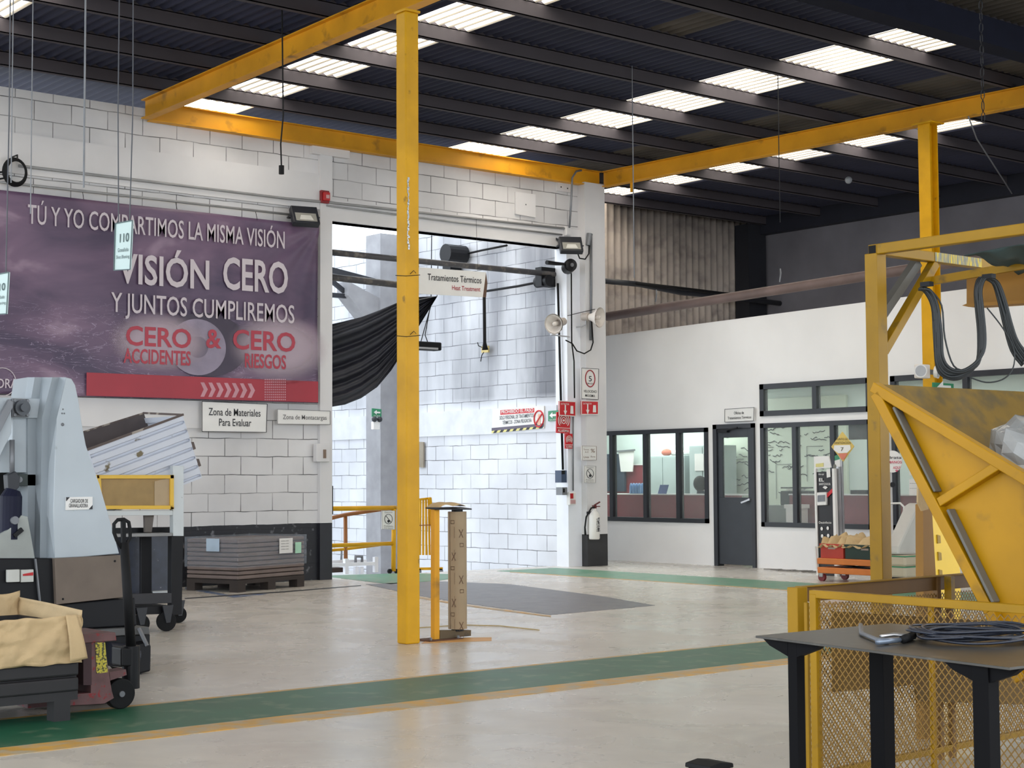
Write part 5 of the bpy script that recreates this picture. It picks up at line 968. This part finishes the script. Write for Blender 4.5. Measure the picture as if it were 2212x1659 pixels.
xt(mb, 'EL', 1769, 1040, 1780, .045, 17.89, .02); xt(mb, 'SANITIZADOR', 1769, 1048, 1794, .03, 17.89); xt(mb, 'Usa aquí', 1768, 1026, 1780, .025, 17.89); xt(mb, 'Desinfecta', 1769, 1131, 1796, .03, 17.89)
for x, y in ((1775, 1142), (1788, 1141), (1776, 1158), (1789, 1157)): MB().sph(SP(x, y, 17.89), .022, 6, (.1, 1, 1.2)).build('icon', SIGNW, t)
MB().prism([SP(1782, 1050, 17.89), SP(1784, 1050, 17.89), SP(1788, 1053, 17.89), SP(1783, 1057, 17.89), SP(1777, 1053, 17.89), SP(1780, 1050, 17.89)], (.002, 0, 0)).build('arrow_symbol', SIGNW, t)
mb.build('white_print', SIGNW, t); mb = MB(); mb.prism([SP(1785, 1014, 17.89), SP(1793, 1013, 17.89), SP(1794, 1030, 17.89), SP(1786, 1032, 17.89)], (.002, 0, 0))
mb.build('bottle_symbol', SIGNW, t)
t = thing('diamond_sign', 'yellow diamond sign reading PUNTO DE SANITIZACIÓN above the sanitizer stand', 'sign', SP(1820, 1000, 17.98))
cpt = [(1819, 932), (1845, 964), (1821, 998), (1795, 965)]
MB().prism([SP(x, y, 17.98) for x, y in cpt], (.012, 0, 0)).build('plate', mat('sign_yellow', (214, 184, 96), .5, var=.03), t, .006)
MB().prism([SP(x, y, 17.973) for x, y in ((1802, 962), (1836, 961), (1838, 970), (1830, 978), (1811, 979), (1801, 972))], (.003, 0, 0)).build('white_field', SIGNW, t); MB().prism([SP(x, y, 17.973) for x, y in ((1810, 980), (1831, 979), (1823, 993), (1818, 993))], (.003, 0, 0)).build('red_field', mat('salmon_print', (206, 120, 96), .5), t)
mb = MB(); xt(mb, 'PUNTO DE', 1807, 951, 1831, .03, 17.97); xt(mb, 'SANITIZACIÓN', 1802, 959, 1838, .03, 17.97); xt(mb, '7', 1816, 974, 1822, .05, 17.968); mb.build('lettering', mat('olive_print', (80, 70, 30), .5), t)
MB().bar(SP(1818, 995, 18.02), SP(1824, 1252, 18.02), .03).build('pole', CHROME, t)
t = thing('flag_poster', 'green white and red flag poster taped inside the office window behind the stand', 'poster', (18.65, 14.9, 1.4))
for P_, m__ in (([(1791, 988), (1811, 982), (1814, 992), (1793, 998)], SGRN), ([(1793, 998), (1814, 992), (1819, 1062), (1799, 1070)], SIGNW), ([(1803, 1015), (1814, 1013), (1816, 1028), (1806, 1030)], SREDM)):
    X_ = 18.66 if m__ is SREDM else 18.665; MB().prism([SP(x, y, X_) for x, y in P_], (.003, 0, 0)).build('print', m__, t)
MB().sph(SP(1803, 1008, 18.66), .03, 6, (.1, 1, 1.2)).build('emblem', mat('grey_emblem', (110, 110, 100), .5), t)
# orange scissor trolley with crates
XTr = 16.9; t = thing('lift_trolley', 'orange scissor lift trolley on red casters in front of the office', 'trolley', (17.1, 13.8, 0))
OR = mat('orange_enamel', (206, 118, 50), .45, var=.08, scale=5)
yA = on(1765, 1215, 0, XTr).y; yB = 13.0; zd = on(1765, 1205, 0, XTr).z
box('deck', (XTr, yB, zd-.08), (XTr+.55, yA, zd), OR, t, bevel=.01); box('lower_frame', (XTr, yB, zd-.2), (XTr+.55, yA, zd-.12), OR, t, bevel=.01)
MB().bar((XTr+.1, yB+.1, zd-.14), (XTr+.1, yA-.1, zd-.06), .02).bar((XTr+.1, yA-.1, zd-.14), (XTr+.1, yB+.1, zd-.06), .02).build('scissor_arm', BLK, t)
CASR = mat('dark_red_wheel', (110, 36, 40), .5)
for x_, y_ in ((XTr+.03, yA-.06), (XTr+.5, yA-.06), (XTr+.03, yB+.1), (XTr+.5, yB+.1)):
    g = MB().cyl((x_-.02, y_, .055), (x_+.02, y_, .055), .055, n=20).build('caster_wheel', CASR, t); MB().box((x_-.03, y_-.03, .06), (x_+.03, y_+.03, zd-.2)).build('caster_fork', CHROME, t)
MB().tube([(XTr+.03, yA+.03, zd-.15), (XTr+.03, yA+.05, zd+.15)], .015, 8).build('handle_stub', SIGNW, t)
def tote(y0, y1, m, lab):
    t = thing('plastic_crate', lab, 'crate', (XTr+.2, (y0+y1)/2, zd)); h = .19
    box('front', (XTr+.04, y0, zd), (XTr+.055, y1, zd+h), m, t, bevel=.004); box('back', (XTr+.42, y0, zd), (XTr+.435, y1, zd+h), m, t); box('side', (XTr+.055, y0, zd), (XTr+.42, y0+.015, zd+h), m, t); box('side', (XTr+.055, y1-.015, zd), (XTr+.42, y1, zd+h), m, t); box('bottom', (XTr+.055, y0+.015, zd), (XTr+.42, y1-.015, zd+.015), m, t)
    box('rim', (XTr+.03, y0-.01, zd+h-.025), (XTr+.045, y1+.01, zd+h), m, t); yc = (y0+y1)/2; box('hand_slot', (XTr+.034, yc-.06, zd+h-.07), (XTr+.042, yc+.06, zd+h-.045), mat('slot_light', (170, 150, 140), .6), t)
    rnd = random.Random(int(y0*100)); ph = rnd.uniform(0, 6)
    p = MB().grid(lambda u, v: V((XTr+.0+.42*v, y0-.03+(y1-y0+.06)*u, zd+h-.02+.07*sin(u*7+ph)**2*(.3+v)+.03*sin(u*17+v*9+ph)+(.05 if v > .2 else -.02))), 24, 10).build('paper_lining', KRAFT, t, smooth=True, solid=.002)
ySp = on(1820, 1195, 0, XTr).y; tote(ySp+.02, yA-.03, mat('red_crate', (186, 60, 44), .5), 'red plastic crate lined with brown paper on the left of the orange trolley'); tote(ySp-.66, ySp-.01, mat('dark_green_crate', (34, 54, 44), .5), 'dark green plastic crate lined with brown paper on the right of the orange trolley')
t = thing('cable_litter', 'loose cables lying on the floor along the foot of the office wall', 'cables', (18.3, 15.8, 0)); mb = MB(); rnd = random.Random(9)
for k in range(5):
    y = 16.4-rnd.random()*.3; pts = []
    for i in range(9): pts.append((18.25+rnd.uniform(0, .3), y, .012)); y -= rnd.uniform(.08, .22)
    MB().tube(pts, .007, 5).build('cable', mat('grey_cable', (120, 116, 112), .6), t)
# hydration post with speech bubble sign
XH = 18.1; t = thing('hydration_post', 'white post with a round sign reading Hidrata tus MANOS AQUÍ right of the gantry post', 'post', on(1922, 1290, 0, XH))
b_ = on(1925, 1250, 0, XH); tp = on(1918, 925, 0, XH); MB().bar((b_.x, b_.y, 0), (b_.x, tp.y, tp.z), .06).build('pole', SIGNW, t)
c = on(1927, 997, 0, XH-.05); MB().prism([c+V((0, .165*cos(2*pi*i/32), .15*sin(2*pi*i/32))) for i in range(32)], (.01, 0, 0)).build('round_plate', SIGNW, t)
mb = MB(); txt(mb, 'Hidrata', on(1905, 991, 0, XH-.06), on(1947, 991, 0, XH-.06), .035, off=.01); mb.build('lettering', INK, t)
mb = MB(); txt(mb, 'tus MANOS', on(1905, 1001, 0, XH-.06), on(1948, 1001, 0, XH-.06), .035, off=.01); txt(mb, 'AQUÍ', on(1929, 1013, 0, XH-.06), on(1945, 1013, 0, XH-.06), .035, off=.01); q_ = on(1937, 1018, 0, XH-.06); mb.prism([q_+V((0, -.03, .015)), q_+V((0, .03, .015)), q_+V((0, 0, -.01))], (.002, 0, 0)); mb.build('pink_lettering', mat('pink_print', (196, 60, 90), .5), t)
MB().cyl(on(1928, 1047, 0, XH-.06), on(1928, 1047, 0, XH+.02), .035).build('tap', BLK, t)
tag(MB().tube([on(x, y, 0, XH-.1) for x, y in ((1912, 1088), (1945, 1087), (1953, 1095), (1952, 1110), (1938, 1135), (1931, 1165), (1926, 1215), (1920, 1250))], .014, 8).build('trolley_handle', SIGNW, smooth=True), 'white bent tube handle standing beside the white post', 'handle')
# beige packs, cone bag and yellow barrier behind the gantry post
BG = mat('beige_pack', (190, 174, 150), .7, var=.06)
ys = on(1912, 1225, 1, 11.5)
def pack(y0, y1, lab):
    t = thing('beige_pack', lab, 'pack', on(1958, y1, 1, 12.2), 'beige packs behind the gantry')
    p0 = on(1955, y0, 1, 12.2); p1 = on(2004, y1, 1, 12.2); box('body', (p0.x, 12.2, p1.z+.003), (p1.x, 12.55, p0.z), BG, t, bevel=.03); box('green_strap', (p0.x-.005, 12.19, p0.z-.02), (p1.x+.005, 12.56, p0.z-.008), SGRN, t)
pack(1200, 1222, 'beige flat pack with green strap, top one of the pile behind the gantry post'); pack(1223, 1247, 'beige flat pack with green strap, lower one of the pile behind the gantry post')
p0 = on(1955, 1248, 1, 12.2); p1 = on(2004, 1340, 1, 12.2); t = thing('pack_pallet', 'low dark stand under the beige packs behind the gantry', 'stand', ((p0.x+p1.x)/2, 12.4, 0)); box('deck', (p0.x, 12.2, p0.z-.1), (p1.x, 12.55, p0.z), BLK, t); [box('leg', (x, y, 0), (x+.08, y+.08, p0.z-.1), BLK, t) for x in (p0.x, p1.x-.08) for y in (12.2, 12.47)]
tag(MB().prism(YP([(1940, 1198), (1942, 1180), (1982, 1092), (1992, 1085), (2000, 1120), (2002, 1199)], 12.3), (0, .2, 0)).build('white_sack', mat('grey_white_sack', (190, 186, 178), .8, var=.06, bump=.4), bevel=.03), 'pale grey sack leaning in a point on top of the beige packs', 'sack')
t = thing('barrier_panel', 'bright yellow slotted plastic panel standing behind the hopper', 'panel', on(2045, 1240, 1, 8.3))
P_ = [(2012, 1085), (2026, 1075), (2070, 1200), (2073, 1212), (2076, 1240), (2078, 1420), (2012, 1420)]; MB().prism(YP(P_, 7.4), (0, .05, 0)).build('panel', mat('lemon_yellow_plastic', (226, 186, 40), .35, var=.05), t, .01)
for x, y in ((2029, 1165), (2031, 1202), (2033, 1240)): MB().prism(YP([(x-4, y-10), (x+3, y-8), (x+4, y+8), (x-3, y+9)], 7.39), (0, .02, 0)).build('slot', mat('slot_shade', (150, 118, 30), .5), t, .003)
z_ = on(2045, 1420, 1, 7.4).z; MB().box((on(2014, 1400, 1, 7.4).x, 7.35, 0), (on(2076, 1400, 1, 7.4).x, 7.5, max(.05, z_))).build('foot', mat('lemon_yellow_plastic', (0, 0, 0)), t)
# twin emergency light and green sign on the right post
c = on(2000, 802, 1, 12.66); t = thing('emergency_light', 'white twin-head emergency light on the yellow post right of the gantry', 'lamp', c-V((0, 0, .1))); box('body', c+V((-.12, 0, -.09)), c+V((.1, .1, .09)), mat('cream_plastic', (0, 0, 0)), t, bevel=.015); box('bracket', c+V((0, .04, -.03)), V((17.66, 12.775, c.z+.03)), GREY, t)
for dx_, ax_ in ((-.18, -.5), (.13, .3)):
    k = c+V((dx_, -.02, 0)); dd = V((ax_, -.8, -.1)).normalized(); MB().cyl(k+dd*.02, k+dd*.07, .075, .085).build('lamp_head', SIGNW, t); MB().cyl(k+dd*.07, k+dd*.075, .07).build('lens', mat('lens_grey', (170, 170, 172), .2), t)
greensign(YP([(2016, 826), (2060, 829), (2060, 850), (2016, 850)], 12.74), 'green and white sign just above the hopper edge on the yellow post', (0, .02, 0), (0, -1, 0))

# ---------------------------------------------------------------- gantry frame
GX = 7.2; GY = on(1890, 540, 0, GX).y; GZ = on(1890, 540, 0, GX).z; w_ = .058
t = thing('gantry_frame', 'yellow square-tube gantry frame with cable runway in the right foreground', 'gantry', (GX, GY, 0))
ptx = on(1890, 540, 1, GY).x
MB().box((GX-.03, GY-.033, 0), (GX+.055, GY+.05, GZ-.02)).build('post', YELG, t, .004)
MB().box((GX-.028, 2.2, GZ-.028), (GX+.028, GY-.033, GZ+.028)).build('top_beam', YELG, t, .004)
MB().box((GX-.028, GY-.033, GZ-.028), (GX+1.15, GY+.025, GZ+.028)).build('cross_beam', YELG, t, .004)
MB().box((GX-.03, GY-.028, GZ-.022), (GX-.0285, GY+.02, GZ+.022)).build('painted_tube_hollow', mat('painted_void_black', (0, 0, 0)), t)  # black plate on the beam end, painted as the shade inside the tube
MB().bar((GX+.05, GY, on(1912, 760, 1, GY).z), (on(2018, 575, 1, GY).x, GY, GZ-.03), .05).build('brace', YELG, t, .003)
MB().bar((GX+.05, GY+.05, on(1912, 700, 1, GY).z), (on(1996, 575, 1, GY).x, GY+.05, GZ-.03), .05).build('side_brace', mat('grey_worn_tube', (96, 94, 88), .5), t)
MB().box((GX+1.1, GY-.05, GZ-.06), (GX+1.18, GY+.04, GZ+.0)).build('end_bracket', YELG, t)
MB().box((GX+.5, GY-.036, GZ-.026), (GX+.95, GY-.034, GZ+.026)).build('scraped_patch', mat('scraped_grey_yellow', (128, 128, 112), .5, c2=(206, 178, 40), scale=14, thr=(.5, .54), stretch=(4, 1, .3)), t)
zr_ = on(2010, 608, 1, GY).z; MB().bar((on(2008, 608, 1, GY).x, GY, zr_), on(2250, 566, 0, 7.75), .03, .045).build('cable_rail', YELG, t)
OG = mat('ochre_girder', (150, 106, 34), .6, var=.15, scale=3)
t2 = thing('hoist_girder', 'ochre steel hoist girder hung under the gantry cable rail', 'girder', on(2150, 650, 0, 7.9)); XG = 7.9
MB().prism(XP([(2088, 600), (2260, 572), (2260, 650), (2088, 657)], XG), (.02, 0, 0)).build('web', OG, t2); MB().prism(XP([(2078, 660), (2090, 655), (2260, 645), (2260, 652), (2092, 663)], XG-.05), (.12, 0, 0)).build('lower_flange', OG, t2)
tag(MB().grid(lambda u, v: V((7.32+.5*v+.03*sin(u*9), on(2090, 560, 0, 7.35).y-.95*u, GZ-.075-.05*v+.025*sin(u*23+v*5)*sin(v*7)+.02*sin(u*6))), 40, 14).build('green_cloth', mat('dark_green_cloth', (58, 76, 76), .8, var=.2, scale=6), smooth=True, solid=.004), 'dark green cloth draped over the gantry tubes at the right edge', 'cloth')
t = thing('festoon_cable', 'black festoon cable bundle hanging in loops from the gantry rail', 'cables', on(2060, 800, 0, 7.5))
def loop(pts, offs_, r=.006, nm='cable'):
    k = V(offs_); P0 = [dep(x, y, 8.75)+k for x, y in pts]; out = []
    for i in range(len(P0)-1):
        a0 = P0[max(i-1, 0)]; a1 = P0[i]; a2 = P0[i+1]; a3 = P0[min(i+2, len(P0)-1)]
        for j in range(4): s = j/4; out.append(.5*((2*a1)+(a2-a0)*s+(2*a0-5*a1+4*a2-a3)*s*s+(3*a1-a0-3*a2+a3)*s**3))
    out.append(P0[-1]); MB().tube(out, r, 6).build(nm, mat('dark_cable', (36, 40, 42), .5), t, smooth=True)
L1 = [(1996, 622), (2012, 628), (2026, 660), (2032, 720), (2036, 770), (2052, 795), (2080, 799), (2108, 785), (2126, 760), (2128, 720), (2122, 660), (2120, 625), (2128, 603), (2140, 600), (2158, 612), (2172, 650), (2184, 700), (2200, 740), (2222, 770)]
rnd = random.Random(8)
for k in range(7): loop([(x+rnd.uniform(-1, 1)*1.5-k*.9+(4 if k > 4 else 0), y+rnd.uniform(-1, 1)*2+(k*3 if 735 < y < 800 else 0)) for x, y in L1], (0, k*.006, 0), .0085)
loop([(2010, 626), (2034, 660), (2041, 730), (2060, 790), (2090, 798), (2112, 775), (2128, 745)], (0, 0, 0), .005); loop([(2132, 665), (2160, 700), (2185, 740), (2192, 770), (2186, 800), (2165, 820), (2130, 826), (2095, 815)], (0, 0, 0), .004)
for x, y in ((2002, 614), (2136, 597)): c = dep(x, y, 8.75); MB().box(c-V((.02, .03, .012)), c+V((.02, .03, .012))).build('cable_clamp', BLK, t)

# ---------------------------------------------------------------- tipping hopper
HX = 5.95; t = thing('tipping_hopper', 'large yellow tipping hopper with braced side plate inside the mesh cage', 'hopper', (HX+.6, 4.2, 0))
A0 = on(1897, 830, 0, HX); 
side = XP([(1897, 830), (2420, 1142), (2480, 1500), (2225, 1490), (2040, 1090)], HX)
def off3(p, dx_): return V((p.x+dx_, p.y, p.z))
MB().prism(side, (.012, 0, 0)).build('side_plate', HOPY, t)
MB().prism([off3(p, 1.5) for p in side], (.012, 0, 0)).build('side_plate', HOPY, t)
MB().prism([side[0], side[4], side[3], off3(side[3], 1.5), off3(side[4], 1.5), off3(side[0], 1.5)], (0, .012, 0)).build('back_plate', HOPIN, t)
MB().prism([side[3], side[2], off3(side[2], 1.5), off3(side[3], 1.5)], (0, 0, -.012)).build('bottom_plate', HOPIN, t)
def hb_(p0, p1, ww, nm='stiffener', m=HOPY, dx_=-.025): return MB().bar(off3(on(*p0, 0, HX), dx_), off3(on(*p1, 0, HX), dx_), ww, .05, up=(1, 0, 0)).build(nm, m, t, .004)
hb_((1897, 836), (2420, 1152), .046, 'rim_bar'); hb_((1903, 850), (2150, 1320), .05, 'edge_bar'); hb_((2150, 1320), (2215, 1470), .05, 'edge_bar'); hb_((2040, 1085), (2168, 1005), .04, 'cross_brace', dx_=-.022)
hb_((1945, 880), (2035, 1062), .012, 'inner_lip', mat('grey_worn_tube', (0, 0, 0)), -.03); hb_((2062, 1100), (2160, 1300), .014, 'inner_lip', mat('grey_worn_tube', (0, 0, 0)), -.03)
for x, y in ((2250, 1480), (2450, 1480)): p_ = on(x, y, 0, HX); MB().box((p_.x+.05, p_.y-.05, 0), (p_.x+.15, p_.y+.05, p_.z+.1)).box((p_.x+1.35, p_.y-.05, 0), (p_.x+1.45, p_.y+.05, p_.z+.1)).build('support_leg', YELG, t)
p_ = dep(2155, 985, 7.3)
from mathutils import noise as NZ
def bag(u, v):
    th = u*2*pi; ph = v*pi; r_ = 1+.35*NZ.noise(V((sin(ph)*cos(th), sin(ph)*sin(th), cos(ph)))*2.2)+.14*NZ.noise(V((sin(ph)*cos(th), sin(ph)*sin(th), cos(ph)))*6); return V((HX+.42, 3.98, 1.44))+V((.30*sin(ph)*cos(th)*r_, .27*sin(ph)*sin(th)*r_, .25*cos(ph)*r_))
tag(MB().grid(bag, 26, 16).build('plastic_bag', mat('clear_bag', (168, 170, 170), .12, alpha=.8, bump=.5, scale=9), smooth=False), 'crumpled clear plastic bag lying inside the yellow hopper', 'bag')
tag(MB().prism(YP([(1984, 1042), (1990, 1036), (2001, 1060), (2006, 1100), (1992, 1104), (1983, 1085)], 5.3), (0, .01, 0)).build('torn_paper', KRAFT), 'torn piece of brown paper stuck on the back edge of the hopper', 'paper')
MB().prism(YP([(1994, 1090), (2012, 1080), (2022, 1250), (2000, 1420), (1996, 1420)], 5.32), (0, .05, 0)).build('rear_leg', OG, t); _q = on(2000, 1420, 1, 5.32); MB().box((_q.x-.03, 5.32, 0), (_q.x+.04, 5.37, max(_q.z, .05)+.01)).build('rear_leg', OG, t)

# ---------------------------------------------------------------- mesh cage
t = thing('mesh_cage', 'yellow steel cage of expanded mesh panels around the hopper', 'cage', (5.6, 4.6, 0)); ZC = .9
def frame_bar(p0, p1, ww, hh=None, nm='frame_rail', m=YELG): return MB().bar(p0, p1, ww, hh).build(nm, m, t, .003)
def meshp(p0, p1, z0, z1, cw_, ch_, r, nm, m):
    p0 = V(p0); p1 = V(p1); d_ = (p1-p0); Ln = d_.length; d_.normalize(); mb = MB(); nn = d_.cross(V((0, 0, 1))); nu = int(Ln/cw_); nv = int((z1-z0)/ch_)
    def tb(a, b):
        k = len(mb.v); e = (b-a).normalized(); s_ = e.cross(nn).normalized()*r; n2 = nn*r*.7
        mb.v += [a-s_-n2, a+s_-n2, a+s_+n2, a-s_+n2, b-s_-n2, b+s_-n2, b+s_+n2, b-s_+n2]; mb.f += [(k+x, k+y, k+y+4, k+x+4) for x, y in ((0, 1), (1, 2), (2, 3), (3, 0))]
    for i in range(nu):
        for j in range(nv):
            c = p0+d_*(cw_*(i+.5))+V((0, 0, z0-p0.z+ch_*(j+.5))); L_, R_, T_, B_ = c-d_*cw_/2, c+d_*cw_/2, c+V((0, 0, ch_/2)), c-V((0, 0, ch_/2))
            for a, b in ((L_, T_), (T_, R_), (R_, B_), (B_, L_)): tb(a, b)
    return mb.build(nm, m, t)
c0 = on(1724, 1268, 2, ZC); zb_ = .04
MB().box((c0.x-.042, c0.y-.03, 0), (c0.x+.03, c0.y+.03, ZC)).build('corner_post', YELG, t, .004)
f0 = on(1760, 1283, 2, .885); f1 = on(2212, 1316, 2, .885); fd = (f1-f0).normalized(); f2 = f0+fd*2.6; f0e = f0-fd*.02
frame_bar(f0e, f2, .03, .034); frame_bar(V((f0.x, f0.y, 0)), V((f0.x, f0.y, .885)), .036, nm='frame_stile')
gp = f0*.5+c0*.5; frame_bar(V((gp.x, gp.y, .02)), V((gp.x, gp.y, .84)), .018, nm='hinge_stile')
frame_bar(V((f0.x, f0.y, .05)), V((f2.x, f2.y, .05)), .03)
for s_ in (.62, 1.3): q_ = f0+fd*s_; frame_bar(V((q_.x+.015, q_.y, .05)), V((q_.x+.015, q_.y, .87)), .02, nm='mid_stile')
MS = mat('mesh_yellow', (132, 98, 30), .5, var=.12)
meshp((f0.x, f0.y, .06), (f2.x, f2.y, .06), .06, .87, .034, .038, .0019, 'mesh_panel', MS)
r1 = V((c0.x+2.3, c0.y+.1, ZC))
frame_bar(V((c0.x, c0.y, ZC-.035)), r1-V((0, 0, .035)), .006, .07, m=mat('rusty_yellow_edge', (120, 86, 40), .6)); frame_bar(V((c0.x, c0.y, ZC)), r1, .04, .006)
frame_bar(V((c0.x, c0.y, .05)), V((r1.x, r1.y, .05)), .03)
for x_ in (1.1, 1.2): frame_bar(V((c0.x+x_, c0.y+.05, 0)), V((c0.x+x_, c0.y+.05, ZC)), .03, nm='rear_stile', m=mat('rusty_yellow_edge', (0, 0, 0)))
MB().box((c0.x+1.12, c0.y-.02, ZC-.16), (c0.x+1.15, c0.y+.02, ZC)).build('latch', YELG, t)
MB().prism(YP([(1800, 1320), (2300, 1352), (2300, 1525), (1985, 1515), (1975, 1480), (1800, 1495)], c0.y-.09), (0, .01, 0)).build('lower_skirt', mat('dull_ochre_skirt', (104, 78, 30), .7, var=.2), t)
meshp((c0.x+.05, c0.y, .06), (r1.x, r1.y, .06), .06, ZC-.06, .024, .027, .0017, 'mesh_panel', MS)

# ---------------------------------------------------------------- black steel table with tools
ZT = .85; t = thing('steel_table', 'black steel plate table on black legs in front of the mesh cage', 'table', (4.4, 3.3, 0))
L0 = on(1632, 1373, 2, ZT); N0 = on(2181, 1442, 2, ZT); wv = V((.72, -.02, 0)); TB = mat('worn_black_plate', (66, 64, 60), .32, metal=.3, var=.18, scale=5, c2=(96, 92, 84), thr=(.6, .75))
MB().prism([L0-V((0, 0, .008)), N0-V((0, 0, .008)), N0+wv-V((0, 0, .008)), L0+wv-V((0, 0, .008))], (0, 0, .008)).build('top_plate', TB, t, .001)
ld = (N0-L0).normalized(); ins = V((.05, -.0, 0))
def tleg(x, wd, s, nm='leg'):
    """leg under the near edge, s metres from the left corner, set wd wide"""
    p = L0+ld*s+ins; MB().box((p.x-wd/2, p.y-wd/2, 0), (p.x+wd/2, p.y+wd/2, ZT-.008)).build(nm, mat('black_leg', (9, 9, 12), .6, spec=.1), t, .002); return p
p1 = tleg(0, .04, .16); 
q_ = on(1905, 1500, 0, L0.x+.38); MB().box((q_.x-.03, q_.y-.03, 0), (q_.x+.03, q_.y+.03, ZT-.008)).build('leg', mat('black_leg', (0, 0, 0)), t, .002)
p3 = tleg(0, .055, 1.0); MB().box((L0.x+.62, N0.y+.1, 0), (L0.x+.67, N0.y+.15, ZT-.008)).build('leg', mat('black_leg', (0, 0, 0)), t, .002)
for p, s_ in ((p1, 1), (p1, -1), (p3, 1), (p3, -1)): MB().prism([p+V((-.02, .02*s_, ZT-.008-p.z)), p+V((-.02, .13*s_, ZT-.008-p.z)), p+V((-.02, .10*s_, ZT-.03-p.z)), p+V((-.02, .02*s_, ZT-.06-p.z))], (.03, 0, 0)).build('gusset', mat('black_leg', (0, 0, 0)), t)
t = thing('cable_coil', 'loose flat coil of black cable lying on the steel table', 'cable coil', (4.5, 3.0, ZT)); rnd = random.Random(12)
cc = on(2105, 1375, 2, ZT+.01); MC_ = mat('dark_blue_cable', (38, 42, 54), .35)
for k in range(9):
    a1 = rnd.uniform(.17, .25); b1 = rnd.uniform(.13, .2); rot = rnd.uniform(-.3, .3); dx_ = rnd.uniform(-.03, .03); dy_ = rnd.uniform(-.03, .03); pts = []
    for i in range(40):
        th = 2*pi*i/40; x_ = a1*cos(th); y_ = b1*sin(th); pts.append(cc+V((dx_+x_*cos(rot)-y_*sin(rot), dy_+x_*sin(rot)+y_*cos(rot), .003+k*.0035+.004*sin(th*3+k))))
    MB().tube(pts, .0045, 6, closed=True).build('loop', MC_, t, smooth=True)
MB().tube([on(x, y, 2, ZT+.012) for x, y in ((1975, 1372), (2010, 1362), (2060, 1352), (2110, 1350))], .005, 6).build('lead', MC_, t, smooth=True)
t = thing('clamp_tool', 'grey clamp tool with a bent rod beside the cable coil on the table', 'tool', on(1900, 1380, 2, ZT))
MB().tube([on(1859, 1350, 2, ZT+.02), on(1861, 1368, 2, ZT+.01), on(1895, 1382, 2, ZT+.01), on(1918, 1384, 2, ZT+.01)], .008, 8).build('bent_rod', GREY, t, smooth=True)
MB().tube([on(1895, 1387, 2, ZT+.012), on(1950, 1381, 2, ZT+.012)], .010, 8).build('grip', mat('steel_blue_grip', (120, 130, 144), .3, metal=.4), t, smooth=True); MB().tube([on(1903, 1375, 2, ZT+.014), on(1930, 1371, 2, ZT+.016), on(1962, 1374, 2, ZT+.014)], .007, 8).build('jaw', CHROME, t, smooth=True)
MB().tube([on(1950, 1381, 2, ZT+.014), on(1972, 1373, 2, ZT+.014)], .014, 8).build('head', BLKR, t, smooth=True)
c = dep(1532, 1650, 5.6); t = thing('black_bin', 'top of a black bin just entering at the bottom edge of the frame', 'bin', (c.x, c.y, 0))
MB().box((c.x-.055, c.y-.055, 0), (c.x+.055, c.y+.055, c.z-.01)).build('body', BLKR, t, .01); MB().prism([V((c.x-.06, c.y-.06, c.z-.012)), V((c.x+.06, c.y-.06, c.z-.012)), V((c.x+.058, c.y-.06, c.z+.004)), V((c.x, c.y-.06, c.z+.012)), V((c.x-.058, c.y-.06, c.z+.004))], (0, .12, 0)).build('lid', BLKR, t, .004)
